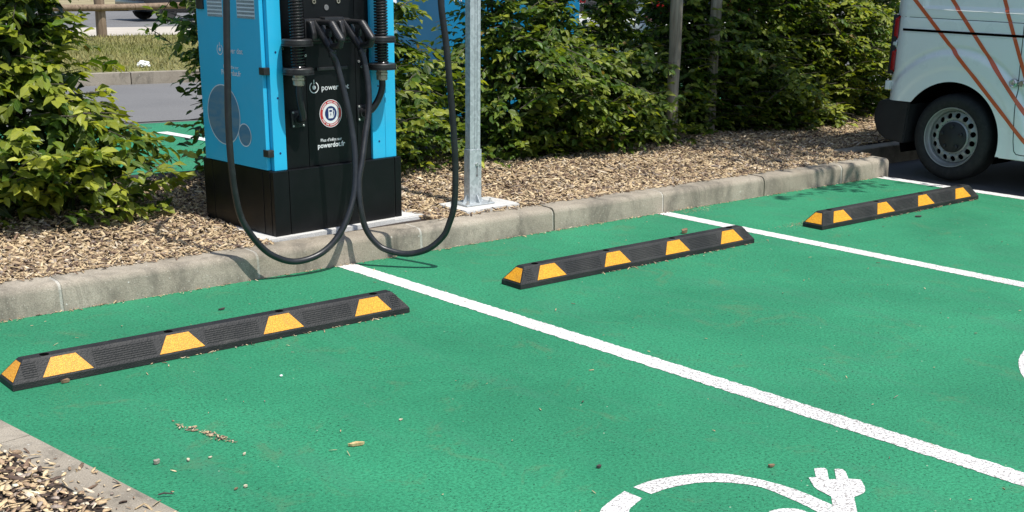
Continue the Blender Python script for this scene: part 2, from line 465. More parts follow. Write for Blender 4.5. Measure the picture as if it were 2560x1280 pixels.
# planting beds
bedm = MB(); nx, ny = 90, 30
def bed_z(x, y):
    return .125 + .02 * math.sin(x * 2.1 + y) * math.sin(y * 2.7) * min(1, max(0, (y - .25) * 2)) + .03 * min(1, max(0, (y - .4)))
vs = [(-6 + 11.02 * i / nx, .165 + 2.4 * j / ny, bed_z(-6 + 11.02 * i / nx, .165 + 2.4 * j / ny)) for j in range(ny + 1) for i in range(nx + 1)]
bedm.add(vs, [(j * (nx + 1) + i, j * (nx + 1) + i + 1, (j + 1) * (nx + 1) + i + 1, (j + 1) * (nx + 1) + i) for j in range(ny) for i in range(nx)])
tag(bedm.build('mulch_bed', M['soil'], smooth=True), kind='structure')
tag(MB().box(5.02, 10, .60, 2.565, -.05, .124).build('mulch_bed', M['soil']), kind='structure')
MB().box(5.178, 10, .45, .5995, -.05, .135, .01).build('kerb', M['kerb'], parent=kb)
tag(MB().box(5.02, 5.172, .166, .60, -.05, .118).build('mulch_bed', M['soil']), kind='structure')
sheet('mulch_corner', [(edge_x(0), 0), (edge_x(-5), -5), (-6, -5), (-6, 0)], -.004, M['soil'])
# behind the hedge: the opposite bays, the lane, lawn, path, far road
tag(MB().box(-6, 10, 2.565, 2.70, -.05, .13, .012).build('back_kerb', M['kerb']), kind='structure')
sheet('parking_bay', [(-1.2, 2.70), (2.95, 2.70), (2.4, 6.40), (-1.7, 6.9)], -.004, M['green'])
sheet('parking_bay', [(2.951, 2.70), (9, 2.70), (9, 5.6), (2.402, 6.40)], -.0045, M['green'])
bl = MB()
for x in (-.95, 1.55, 4.05, 6.55):
    bl.add([(x + .33, 3.32, .001), (x + .44, 3.32, .001), (x + .10, 5.75, .001), (x - .02, 5.75, .001)], [(0, 1, 2, 3)])
tag(bl.build('bay_lines', M['white']), kind='structure')
KD = Vector((.755, -.12)).normalized(); KO = Vector((3.27, 10.72))
def kline(s, off): p = KO + KD * s + Vector((-KD.y, KD.x)) * off; return (p.x, p.y)
sheet('road', [kline(-25, -.05), kline(25, -.05), kline(25, -4.2), kline(-25, -4.2)], -.012, M['road'])
lk = MB(); lk.prism([kline(-20, 0), kline(.12, 0), kline(.12, .16), kline(-20, .16)], 'z', -.1, .14)
lk.prism([kline(.135, 0), kline(20, 0), kline(20, .16), kline(.135, .16)], 'z', -.1, .14)
tag(lk.build('lawn_kerb', M['kerb']), kind='structure')
sheet('lawn', [kline(-25, .16), kline(25, .16), kline(25, 9.0), kline(-25, 9.0)], .135, M['lawn'])
sheet('path', [kline(-35, 9.0), kline(35, 9.0), kline(35, 14.2), kline(-35, 14.2)], .05, M['paleway'])
sheet('road', [kline(-60, 14.2), kline(60, 14.2), kline(60, 26), kline(-60, 26)], .0, M['road'])
sheet('verge', [kline(-90, 26), kline(90, 26), kline(90, 80), kline(-90, 80)], .06, M['drygrass'])

# grass blades on the lawn (the wedge that shows and a margin)
N = 26000
s_ = rng.uniform(-3.5, 7.5, N); off = rng.uniform(.2, 8.9, N)
bx = KO.x + KD.x * s_ - KD.y * off; by = KO.y + KD.y * s_ + KD.x * off
h = rng.uniform(.03, .085, N); a = rng.uniform(0, 2 * np.pi, N); ww = rng.uniform(.006, .014, N)
lx = rng.normal(0, .03, N); ly = rng.normal(0, .03, N)
P0 = np.stack([bx - np.cos(a) * ww, by - np.sin(a) * ww, np.full(N, .13)], 1); P1 = np.stack([bx + np.cos(a) * ww, by + np.sin(a) * ww, np.full(N, .13)], 1)
P2 = np.stack([bx + lx, by + ly, .135 + h], 1)
V = np.stack([P0, P1, P2], 1).reshape(-1, 3); F = np.arange(N * 3).reshape(-1, 3)
t = rng.random(N)[:, None]; patch = (np.sin(bx * 1.3 + by * .7) * .5 + .5)[:, None]
g1 = np.array([.20, .22, .045]); g2 = np.array([.42, .36, .14])
mixv = np.clip(t * .8 + (patch - .5) * .7, 0, 1)
C = np.concatenate([g1 * (1 - mixv) + g2 * mixv, np.ones((N, 1))], 1).repeat(3, 0)
tag(mesh_np('grass', V, F, M['grassb'], C), kind='stuff')

# ------------------------------------------------------------------ wood chips
CH = np.array([[.68, .56, .35], [.58, .46, .27], [.46, .35, .21], [.34, .25, .16], [.19, .13, .09], [.10, .07, .055], [.34, .29, .24], [.72, .64, .48]])
def chips(name, X, Y, Z, size, mat, parent=None, wide=(.14, .5), kind='stuff', lay=.32, pale=1.0):
    n = len(X)
    L = np.minimum(rng.lognormal(np.log(size), .5, n), size * 2.6); W = np.minimum(L * rng.uniform(*wide, n), size * .9 * wide[1])
    az = rng.uniform(0, 2 * np.pi, n); tilt = rng.normal(0, lay, n); roll = rng.normal(0, lay * 1.8, n)
    ex = np.stack([np.cos(az) * np.cos(tilt), np.sin(az) * np.cos(tilt), np.sin(tilt)], 1)
    ey = np.stack([-np.sin(az), np.cos(az), np.zeros(n)], 1)
    ez = np.cross(ex, ey)
    ey2 = ey * np.cos(roll)[:, None] + ez * np.sin(roll)[:, None]; ez2 = np.cross(ex, ey2)
    c = np.stack([X, Y, Z], 1)
    T = rng.uniform(.0008, .003, n) * (size / .04)
    base = np.array([[-.5, -.35, 0], [-.5, .3, 0], [-.1, -.5, .15], [-.05, .5, .1], [.5, -.25, 0], [.46, .28, .05]])
    jit = rng.normal(0, .07, (n, 6, 3)) * np.array([1, 1, .5])
    b = base[None] + jit
    top = c[:, None] + b[..., :1] * L[:, None, None] * ex[:, None] + b[..., 1:2] * W[:, None, None] * ey2[:, None] + (b[..., 2:3] * W[:, None, None] + T[:, None, None]) * ez2[:, None]
    bot = top - ez2[:, None] * 2 * T[:, None, None]
    V = np.concatenate([top, bot], 1).reshape(-1, 3)
    q = np.array([[0, 2, 3, 1], [2, 4, 5, 3], [0, 6, 8, 2], [2, 8, 10, 4], [1, 3, 9, 7], [3, 5, 11, 9], [4, 10, 11, 5], [0, 1, 7, 6]])
    F = (q[None] + (np.arange(n) * 12)[:, None, None]).reshape(-1, 4)
    ci = rng.choice(len(CH), n, p=[.19, .18, .17, .14, .10, .07, .08, .07])
    col = CH[ci] * pale * rng.uniform(.9, 1.35, (n, 1)) * np.array([1.0, .94, .92])
    C = np.concatenate([np.clip(col, 0, 1), np.ones((n, 1))], 1).repeat(12, 0)
    o = mesh_np(name, V, F, mat, C, parent=parent, smooth=False)
    if kind: tag(o, kind=kind)
    return o
def bedz(X, Y): return .125 + .02 * np.sin(X * 2.1 + Y) * np.sin(Y * 2.7) * np.clip((Y - .25) * 2, 0, 1) + .03 * np.clip(Y - .4, 0, 1)
YAW0 = math.atan2(.081, .886)
n = 110000
X = rng.uniform(-3.6, 8.2, n); Y = .17 + 2.2 * rng.random(n) ** 1.25
keep = (rng.random(n) < np.clip(1.6 - .55 * Y, .25, 1))
cu = (X + .229) * math.cos(YAW0) + (Y - .239) * math.sin(YAW0); cv = -(X + .229) * math.sin(YAW0) + (Y - .239) * math.cos(YAW0)
keep &= ~((cu > -.085) & (cu < 1.0) & (cv < .10)) & ~((cu > -.045) & (cu < .95) & (cv < .30)) & ~((cu > -.008) & (cu < .90) & (cv < .71))
keep &= ~((X > 1.02) & (X < 1.47) & (Y < .50)) & ~((X > 5.16) & (Y < .60))
X, Y = X[keep], Y[keep]
Z = bedz(X, Y) + rng.uniform(.002, .028, len(X))
tag(chips('wood_chips', X, Y, Z, .032, M['chips']), 'wood chip mulch covering the bed under the hedge')
n = 1600                                                   # chips spilt on kerb top and pads
X = rng.uniform(-2.2, 5.1, n); Y = rng.normal(.165, .022, n); Y = np.clip(Y, .10, .2)
k_ = ~((X > -.3) & (X < .80))
chips('wood_chips', X[k_], Y[k_], np.full(k_.sum(), .146), .022, M['chips'])
n = 14000
Y = rng.uniform(-4.0, -1.3, n); X = edge_x(0) + 0 * Y
ex_ = np.array([edge_x(y) for y in Y]); X = ex_ - rng.random(n) ** .8 * .95 + rng.normal(.004, .02, n)
Z = rng.uniform(.002, .018, n)
chips('wood_chips', X, Y, Z, .023, M['chips'], wide=(.24, .8), lay=.17, pale=1.22)
n = 130                                                    # strays on the edging
Y = rng.uniform(-3.2, -1.6, n); X = np.array([edge_x(y) for y in Y]) + rng.random(n) ** 2.2 * .12
chips('wood_chips', X, Y, np.full(n, .010), .022, M['chips'])
# dry litter along the kerb foot and in front of the wheel stops, specks on the coating
n = 800
X = rng.uniform(-2.3, 5.1, n); Y = -np.abs(rng.normal(0, .016, n)) - .002
WS = [(-2.061, -1.000), (.4723, -.993), (2.956, -1.005)]
n2 = 70
X2 = np.concatenate([x + rng.uniform(.55, 1.8, n2) for x, y in WS]); Y2 = np.concatenate([y - np.abs(rng.normal(0, .010, n2)) - .003 for x, y in WS])
n3 = 260
X3 = rng.uniform(-2.2, 4.8, n3); Y3 = rng.uniform(-4.2, -.05, n3)
XX = np.concatenate([X, X2, X3]); YY = np.concatenate([Y, Y2, Y3])
ok = XX > np.array([edge_x(y) for y in YY]) + .16
chips('litter', XX[ok], YY[ok], np.full(ok.sum(), .005), .011, M['chips'])

# ------------------------------------------------------------------ wheel stops
def wheel_stop(name, label, loc):
    t = thing(name, label, 'wheel stop', loc, 0, 'rubber wheel stops on the green bays')
    L, W, H, l = 1.842, .154, .100, .027
    b = MB()
    ring = lambda i0, j0, z: [(i0, j0, z), (L - i0, j0, z), (L - i0, W - j0, z), (i0, W - j0, z)]
    levels = [ring(0, 0, 0), ring(.001, .001, l - .004), ring(.004, .003, l), ring(.060, .047, H - .006), ring(.066, .053, H)]
    vs = [p for r_ in levels for p in r_]
    fs = [(k * 4 + i, k * 4 + (i + 1) % 4, (k + 1) * 4 + (i + 1) % 4, (k + 1) * 4 + i) for k in range(4) for i in range(4)] + [(16, 17, 18, 19)]
    b.add(vs, fs)
    # moulded ribs on the slope
    for r_ in range(7):
        q = .16 + .115 * r_
        y = .003 + .044 * q; z = l + (H - .006 - l) * q
        for x0, x1 in ((.05, .105), (.33, .585), (.81, 1.06), (1.285, 1.53), (1.75, 1.795)):
            b.box(x0, x1, y - .001, y + .0018, z - .0005, z + .0014)
    b.build('rubber_body', M['rubber'], t)
    def refl(pts):
        c = sum((Vector(p) for p in pts), Vector()) / 4
        nr = (Vector(pts[1]) - Vector(pts[0])).cross(Vector(pts[3]) - Vector(pts[0])).normalized()
        if nr.z < 0: nr = -nr
        m = MB(); top = [Vector(p) + nr * .0022 for p in pts]; bot = [Vector(p) - nr * .001 for p in pts]
        m.add([v[:] for v in top + bot], [(0, 1, 2, 3), (0, 1, 5, 4), (1, 2, 6, 5), (2, 3, 7, 6), (3, 0, 4, 7)])
        m.build('reflector', M['refl'], t)
    def slope(q): return .003 + .044 * q, l + (H - .006 - l) * q
    for cx in (.218, .696, 1.172, 1.64):
        for s_ in (0, 1):
            (y0, z0), (y1, z1) = slope(.04), slope(.97)
            if s_: y0, y1 = W - y0, W - y1
            refl([(cx - .1, y0, z0), (cx + .1, y0, z0), (cx + .049, y1, z1), (cx - .049, y1, z1)])
    for s_ in (0, 1):
        f = lambda x: L - x if s_ else x
        x0, x1 = .004 + .056 * .06, .004 + .056 * .93
        z0, z1 = l + (H - .006 - l) * .06, l + (H - .006 - l) * .93
        refl([(f(x0), .014, z0), (f(x0), W - .014, z0), (f(x1), W - .053, z1), (f(x1), .053, z1)])
    for x in (.155, .669, 1.19, 1.685):
        MB().cyl((x, W / 2 - .004, H - .0005), (0, 0, 1), .0185, .0012, 20).build('bolt_hole', M['hole'], t)
    return t
ws = wheel_stop('wheel_stop', 'black rubber wheel stop with yellow reflectors nearest the bed corner, front of the charger', (*WS[0], .002))
dup(ws, (*WS[1], .002), R(.15), 'black rubber wheel stop with yellow reflectors in the middle bay between two white lines')
dup(ws, (*WS[2], .002), R(-.1), 'black rubber wheel stop with yellow reflectors beside the white van')

# ------------------------------------------------------------------ charging station
YAW = math.atan2(.081, .886)
CS = thing('charging_station', 'bright blue and black charging station with two hanging cables on a black plinth', 'charging station', (-.229, .239, .15), YAW)
LZ = (0, 0, 0)
def cs(mb, name, mat, parent=None, smooth=False):
    o = mb.build(name, mat, parent or CS, smooth)
    if parent is None: o.location = LZ
    return o
def W3(u, v, h):
    c_, s_ = math.cos(YAW), math.sin(YAW)
    return Vector((-.229 + c_ * u - s_ * v, .239 + s_ * u + c_ * v, h))
pl = MB().box(.006, .882, .006, .694, 0, .349)
for a, b_ in ((0, .098), (.102, .838), (.842, .888)): pl.box(a, b_, 0, .03, 0, .352, .004)
pl.box(0, .03, .034, .10, 0, .352, .004); pl.box(0, .03, .104, .60, 0, .352, .004); pl.box(0, .03, .604, .70, 0, .352, .004)
pl.box(.858, .888, .034, .70, 0, .352, .004); pl.box(.034, .854, .67, .70, 0, .352, .004)
pl.box(.03, .86, .03, .672, .345, .3515)
cs(pl, 'plinth', M['black'])
HT = 2.10
body = MB().box(.020, .868, .075, .655, .352, HT, .004)
cs(body, 'cabinet_body', M['cyan'])
cs(MB().box(-.004, .020, .048, .66, .356, HT - .01, .003), 'side_door', M['cyan'])
cs(MB().box(-.01, .878, .01, .67, HT, HT + .05, .008), 'top_cap', M['black'])
for a, b_ in ((.0235, .105), (.697, .789), (.7905, .868)):
    p = cs(MB().box(a, b_, .018, .074, .353, HT - .002, .0025), 'front_strip', M['cyan'])
    for h in ((.445, .735, .97) if a < .1 else (.45, .76, 1.05) if a < .75 else ()):
        MB().cyl(((a + b_) / 2, .0185, h), (0, -1, 0), .006, .0015, 14).build('bolt', M['navy'], p)
for a, b_ in ((.1065, .2605), (.2635, .5965), (.5995, .6955)):
    cs(MB().box(a, b_, .032, .074, .3525, HT - .002, .0025), 'front_panel', M['black'])
cs(MB().box(.328, .536, .020, .033, .862, .880, .003), 'panel_handle', M['blackp'])
for h0 in (.856, .428, 1.30, 1.72):
    cs(MB().box(-.013, .024, -.002 + .018, .066, h0, h0 + .038, .003), 'hinge', M['blackp'])
cs(MB().box(-.016, .0, .575, .64, 1.17, 1.26, .004), 'door_latch', M['blackp'])
for v0, v1 in ((.088, .25), (.395, .54)):
    vt = MB().box(-.0052, -.0042, v0, v1, 1.135, 1.50, mi=1)
    for r_ in range(19):
        z = 1.135 + r_ * .0195
        vt.box(-.0064, -.0046, v0, v1, z + .0125, z + .0195)
    for c_ in range(22):
        y = v0 + (v1 - v0) * c_ / 21
        vt.box(-.0062, -.0046, y - .0012, y + .0012, 1.135, 1.50)
    cs(vt, 'vent_grille', [M['silverline'], M['hole']])
def disc(cv, ch, rr, mat, parent=None, x=-.0055, name='printed_globe'):
    m = MB(); n = 48
    m.add([(x, cv + rr * math.cos(2 * math.pi * k / n), ch + rr * math.sin(2 * math.pi * k / n)) for k in range(n)], [tuple(range(n))])
    return cs(m, name, mat, parent)
for cv, ch, rr in ((.442, .617, .162), (.242, .525, .061)):
    g = disc(cv, ch, rr, M['globe'])
    m = MB(); n = 64
    ring = [(-.0062, cv + q * math.cos(2 * math.pi * k / n), ch + q * math.sin(2 * math.pi * k / n)) for q in (rr - .004, rr + .0018) for k in range(n)]
    m.add(ring, [(k, (k + 1) % n, n + (k + 1) % n, n + k) for k in range(n)])
    m.build('globe_rim', M['silverline'], g)

def text_mesh(body_, size, bold=0.0):
    cu = bpy.data.curves.new('lettering', 'FONT'); cu.body = body_; cu.size = size; cu.offset = bold; cu.extrude = 0
    cu.align_x = 'LEFT'; cu.resolution_u = 3
    o = bpy.data.objects.new('lettering', cu); COL.objects.link(o)
    dg = bpy.context.evaluated_depsgraph_get(); dg.update()
    me = bpy.data.meshes.new_from_object(o.evaluated_get(dg))
    bpy.data.objects.remove(o); bpy.data.curves.remove(cu)
    return me
def lettering(txt, width, pos, face, mat, parent=None, bold=0.0, name='lettering'):
    """lay txt on the front ('f') or left side ('s'); pos=(u or v of start, height of baseline)"""
    me = text_mesh(txt, .1, bold)
    xs = [v.co.x for v in me.vertices]; k_ = width / (max(xs) - min(xs)); x0 = min(xs)
    for v in me.vertices:
        a_, b_ = (v.co.x - x0) * k_, v.co.y * k_
        v.co = (pos[0] + a_, .0305, pos[1] + b_) if face == 'f' else (-.0062, pos[0] - a_, pos[1] + b_)
    me.materials.clear(); me.materials.append(mat)
    o = bpy.data.objects.new(name, me); COL.objects.link(o); o.parent = parent or CS; o.location = LZ if parent is None else (0, 0, 0)
    return o
def ring_pts(cu, ch, r0, r1, a0, a1, n=40):
    return [(cu + q * math.cos(a0 + (a1 - a0) * k / n), ch + q * math.sin(a0 + (a1 - a0) * k / n)) for q in (r0, r1) for k in range(n + 1)], [(k, k + 1, n + 2 + k, n + 1 + k) for k in range(n)]
def icon(cu, ch, rr, face):
    m = MB()
    P = lambda p: (p[0], .0305, p[1]) if face == 'f' else (-.0062, p[0], p[1])
    pts, fs = ring_pts(cu, ch, rr * .84, rr, R(90 + 28), R(360 + 90 - 28)); m.add([P(p) for p in pts], fs)
    pts, fs = ring_pts(cu, ch, 0.0001, rr * .36, 0, 2 * math.pi); m.add([P(p) for p in pts], fs)
    wv = rr * .08
    m.add([P(p) for p in ((cu - wv, ch + rr * .55), (cu + wv, ch + rr * .55), (cu + wv, ch + rr * 1.32), (cu - wv, ch + rr * 1.32))], [(0, 1, 2, 3)])
    return cs(m, 'logo_symbol', M['letter'])
icon(.311, .775, .031, 'f'); lettering('power dot', .186, (.361, .757), 'f', M['letter'], bold=.0006)
lettering("Plus d'infos sur", .145, (.342, .480), 'f', M['letter'], bold=.001)
lettering('powerdot.fr', .187, (.321, .447), 'f', M['letter'], bold=.0022)
icon(.440, .965, .029, 's'); lettering('power dot', .180, (.398, .951), 's', M['letter'], bold=.0004)
lettering("Plus d'infos sur:", .150, (.415, .870), 's', M['letter'], bold=.0002)
lettering('Powerdot.fr', .190, (.436, .834), 's', M['letter'], bold=.001)
# round sticker: red ring, white ring, navy disc with a pump
def fdisc(m, cu, ch, rr, y, mi, n=48): m.add([(cu + rr * math.cos(2 * math.pi * k / n), y, ch + rr * math.sin(2 * math.pi * k / n)) for k in range(n)], [tuple(range(n))], mi)
st = MB(); cu, ch, rr = .4165, .6295, .0755
for q, y, mi in ((1, .0308, 1), (.955, .0306, 0), (.73, .0304, 1), (.53, .0302, 2)): fdisc(st, cu, ch, rr * q, y, mi)
rect = lambda m, a, b_, c_, d_, y, mi: m.add([(a, y, c_), (b_, y, c_), (b_, y, d_), (a, y, d_)], [(0, 1, 2, 3)], mi)
rect(st, cu - .016, cu + .014, ch - .026, ch + .027, .0300, 1); rect(st, cu - .010, cu + .008, ch + .008, ch + .019, .0298, 2)
st.add([(cu - .001, .0298, ch + .004), (cu + .003, .0298, ch + .004), (cu + .0005, .0298, ch - .006), (cu + .004, .0298, ch - .006), (cu - .003, .0298, ch - .020), (cu - .001, .0298, ch - .009), (cu - .005, .0298, ch - .009)], [(0, 1, 2, 3, 4, 5, 6)], 2)
for a, b_ in (((.017, -.022), (.025, .006)), ((.0245, .004), (.0195, .016))):
    dx, dz = b_[0] - a[0], b_[1] - a[1]; L_ = math.hypot(dx, dz); nx_, nz_ = -dz / L_ * .002, dx / L_ * .002
    st.add([(cu + a[0] + nx_, .0299, ch + a[1] + nz_), (cu + a[0] - nx_, .0299, ch + a[1] - nz_), (cu + b_[0] - nx_, .0299, ch + b_[1] - nz_), (cu + b_[0] + nx_, .0299, ch + b_[1] + nz_)], [(0, 1, 2, 3)], 1)
for a0, a1, words in ((158, 24, (6, 1, 5, 1, 7)), (205, 335, (4, 1, 3, 1, 11))):
    tot = sum(words); pos = 0
    for wi, wl in enumerate(words):
        if wi % 2 == 0:
            for q in range(wl):
                a = R(a0 + (a1 - a0) * (pos + q + .18) / tot); b_ = R(a0 + (a1 - a0) * (pos + q + .82) / tot)
                st.add([(cu + rr * r_ * math.cos(x), .0300, ch + rr * r_ * math.sin(x)) for r_, x in ((.78, a), (.78, b_), (.88, b_), (.88, a))], [(0, 1, 2, 3)], 1)
        pos += wl
cs(st, 'round_sticker', [M['red'], M['letter'], M['navy']])
for u, h in ((.33, 1.22), (.491, 1.221)):
    m = MB().lathe([(.006, 0), (.0115, 0), (.0115, .006), (.006, .006)], (u, .031, h), (0, -1, 0), 20, closed=True); cs(m, 'bolt', M['brass'])
cs(MB().cyl((.412, .031, 1.189), (0, -1, 0), .015, .003, 24, .001), 'round_plug', M['grey'])
for u, h in ((.118, .985), (.262, .945), (.118, .885), (.64, 1.0), (.62, .90), (.64, .87), (.69, .99)):
    m = MB().lathe([(.0035, 0), (.007, 0), (.007, .004), (.0035, .004)], (u, .0315, h), (0, -1, 0), 14, closed=True); cs(m, 'bolt', M['silver'])

def strain_arm(u0, v0, pu, ph, mirror):
    """spring arm with two clamping discs, gland, and the cable down to its wall plate"""
    turns, pitch = 68, .0152; seg = 14
    path = []
    h0 = .885
    for k in range(turns * seg + 1):
        a = 2 * math.pi * k / seg
        path.append((u0 + .034 * math.cos(a), v0 + .034 * math.sin(a), h0 + pitch * k / seg))
    arm = cs(MB().tube(path, .0060, 7), 'spring_arm', M['spring'], smooth=True)
    MB().tube([(u0, v0, h0 - .05), (u0, v0, 1.95)], .024, 12).build('inner_cable', M['cable'], arm, True)
    for h in (.862, 1.008):
        m = MB().cyl((u0, v0, h), (0, 0, 1), .080, .030, 40, .005); m.cyl((u0, v0, h - .004), (0, 0, 1), .083, .006, 40)
        m.box(u0 - .02, u0 + .02, v0 + .05, .035, h + .004, h + .024)
        for a in (.4, 1.2): m.cyl((u0 + .080, v0 - .02 + .03 * a, h + .004), (1, 0, 0), .006, .012, 10)
        cs(m, 'clamp_disc', M['blackp'], smooth=True)
    m = MB().cyl((u0, v0, .828), (0, 0, 1), .036, .016, 6, .003); m.cyl((u0, v0, .800), (0, 0, 1), .031, .03, 24, .004); m.cyl((u0, v0, .842), (0, 0, 1), .030, .022, 24)
    cs(m, 'cable_gland', M['brass'], smooth=False)
    pts = [(u0, v0, .81), (u0, v0, .76), (u0 + (pu - u0) * .25, v0 + .01, .70), (u0 + (pu - u0) * .65, v0 + .03, .645), (pu, -.01, ph + .008), (pu, .035, ph)] if mirror else \
          [(u0, v0, .81), (u0, v0, .75), (u0 + .01, v0 + .002, .69), (u0 + (pu - u0) * .8, v0 + .022, .632), (pu, -.006, ph), (pu, .035, ph)]
    cs(MB().tube(crom(pts, 8), .0185, 14), 'feed_cable', M['cable'], smooth=True)
    m = MB().box(pu - .043, pu + .043, .022, .033, ph - .045, ph + .045, .003); m.lathe([(.020, 0), (.031, 0), (.031, .012), (.020, .012)], (pu, .022, ph), (0, -1, 0), 28, closed=True)
    p = cs(m, 'wall_plate', M['blackp'], smooth=True)
    for a in (-1, 1):
        for b_ in (-1, 1): MB().cyl((pu + a * .033, .0225, ph + b_ * .036), (0, -1, 0), .0058, .005, 14, .001).build('bolt', M['silver'], p)
strain_arm(.152, -.055, .193, .617, False)
strain_arm(.712, -.058, .640, .618, True)

def gun(u, yaw):
    g = MB()
    # head that sits in the holster
    out = [(.03, 1.028), (.03, 1.112), (-.01, 1.122), (-.034, 1.118), (-.040, 1.105), (-.058, 1.062), (-.054, 1.032), (-.03, 1.020), (0, 1.018)]
    bm = bmesh.new()
    a = [bm.verts.new((-.044, p[0], p[1])) for p in out]; b_ = [bm.verts.new((.044, p[0], p[1])) for p in out]
    bm.faces.new(a); bm.faces.new(b_[::-1])
    for i in range(len(out)): bm.faces.new((a[i], a[(i + 1) % len(out)], b_[(i + 1) % len(out)], b_[i]))
    bmesh.ops.recalc_face_normals(bm, faces=bm.faces[:])
    bmesh.ops.bevel(bm, geom=bm.edges[:], offset=.010, segments=3, profile=.6, affect='EDGES')
    g.bm(bm)
    # D-shaped handle loop
    def bar(pts, r_):
        g.tube(pts, r_, 16)
        for p in pts:
            b9 = bmesh.new(); bmesh.ops.create_icosphere(b9, subdivisions=2, radius=r_ * .98); bmesh.ops.translate(b9, verts=b9.verts, vec=p); g.bm(b9)
    bar([(0, -.028, 1.104), (0, -.130, 1.004)], .0225)
    bar([(.0, -.03, 1.114), (0, -.148, 1.113)], .0125)
    bar([(0, -.150, 1.108), (0, -.216, 1.042)], .019)
    bar([(0, -.216, 1.042), (0, -.204, 1.014), (0, -.132, 1.003)], .0165)
    bar([(0, -.132, 1.003), (0, -.148, .985)], .0185)
    for k in range(8):
        q = k / 7; g.tube([(0, -.160 - .042 * q, 1.098 - .048 * q), (0, -.1625 - .042 * q, 1.095 - .048 * q)], .0205 + .001 * q, 16)
    g.box(-.009, .009, -.135, -.105, 1.050, 1.085, .003)
    g.box(-.0448, -.0438, -.036, -.008, 1.038, 1.052)
    o = cs(g, 'charging_connector', M['blackp'], smooth=True)
    o.location = (u, 0, 0); o.rotation_euler = (0, 0, yaw)
    h = MB().box(-.056, .056, -.004, .034, 1.005, 1.135, .008)
    o.scale = (1.12, 1.12, 1.12); o.location = (u, .002, -.128)
    ho = cs(h, 'connector_holster', M['blackp'], smooth=True); ho.location = (u, 0, 0)
    bt = MB().tube(crom([(0, -.142, .998), (0, -.152, .978), (.0, -.163, .945)], 6), [.0215] * 6 + [.0205] * 6 + [.018], 16)
    b2 = cs(bt, 'cable_boot', M['blackp'], smooth=True); b2.location = (u, 0, 0); b2.rotation_euler = (0, 0, yaw)
gun(.300, 0.0); gun(.490, 0.05)
cs(MB().box(.362, .487, -.022, .034, 1.098, 1.142, .006), 'holster_bracket', M['blackp'], smooth=True)

# the two hanging cables (world points taken from where they hang)
c1 = [(.075, .108, 1.125), (.084, .100, 1.102), (.099, .095, 1.065), (.116, .07, .953), (.128, .045, .844), (.137, .02, .714), (.128, -.015, .583), (.093, -.055, .418), (.027, -.085, .285), (-.058, -.093, .173), (-.164, -.086, .103), (-.297, -.078, .084), (-.412, -.073, .125), (-.498, -.07, .199), (-.58, -.069, .326), (-.613, -.07, .459), (-.628, -.073, .628), (-.63, -.077, .836), (-.623, -.081, 1.025), (-.616, -.085, 1.211), (-.608, -.09, 1.394), (-.59, -.09, 1.75), (-.54, -.07, 2.05), (-.40, -.02, 2.32), (-.20, .06, 2.37), W3(.145, -.045, 2.22), W3(.152, -.055, 2.04)]
c2 = [(.268, .122, 1.128), (.275, .115, 1.105), (.28, .105, 1.064), (.284, .08, .944), (.26, .045, .814), (.211, .01, .686), (.16, -.03, .561), (.121, -.055, .463), (.107, -.083, .333), (.128, -.101, .209), (.173, -.146, .123), (.221, -.194, .091), (.287, -.265, .079), (.362, -.346, .111), (.417, -.408, .183), (.438, -.434, .252), (.455, -.457, .351), (.458, -.466, .509), (.449, -.467, .72), (.425, -.456, 1.044), (.414, -.449, 1.187), (.402, -.442, 1.292), (.393, -.436, 1.396), (.38, -.41, 1.80), (.39, -.33, 2.12), (.42, -.12, 2.37), (.47, .12, 2.38), W3(.70, -.05, 2.24), W3(.712, -.058, 2.04)]
inv = CS.matrix_basis.inverted()
for c_ in (c1, c2):
    o = MB().tube([inv @ p for p in crom(c_, 8)], .0168, 16).build('charging_cable', M['cable'], CS, True)

# concrete pads
def slab(name, label, pts, z0, z1, cat='concrete pad'):
    m = MB(); bm = bmesh.new()
    a = [bm.verts.new((x, y, z0)) for x, y in pts]; b_ = [bm.verts.new((x + rnd.uniform(-.006, .006), y + rnd.uniform(-.006, .006), z1)) for x, y in pts]
    n = len(pts); bm.faces.new(a[::-1]); bm.faces.new(b_)
    for i in range(n): bm.faces.new((a[i], a[(i + 1) % n], b_[(i + 1) % n], b_[i]))
    bmesh.ops.bevel(bm, geom=[e for e in bm.edges], offset=.006, segments=2, affect='EDGES')
    m.bm(bm)
    return tag(m.build(name, M['pad'], smooth=True), label, cat)
def rag(c, n=5, j=.008):
    out = []
    for i in range(len(c)):
        a, b_ = Vector(c[i]), Vector(c[(i + 1) % len(c)])
        for k in range(n): p = a.lerp(b_, k / n); out.append((p.x + rnd.uniform(-j, j), p.y + rnd.uniform(-j, j)))
    return out
q = [W3(-.10, -.042, 0), W3(1.02, -.052, 0), W3(1.05, .80, 0), W3(.10, .80, 0), W3(-.03, .34, 0)]
slab('concrete_pad', 'pale concrete pad under the black charger plinth', rag([(p.x, p.y) for p in q]), .02, .150)
slab('concrete_pad', 'small square pale concrete pad under the galvanised post', rag([(1.02, .185), (1.455, .195), (1.448, .50), (1.03, .49)], 4), .02, .158)

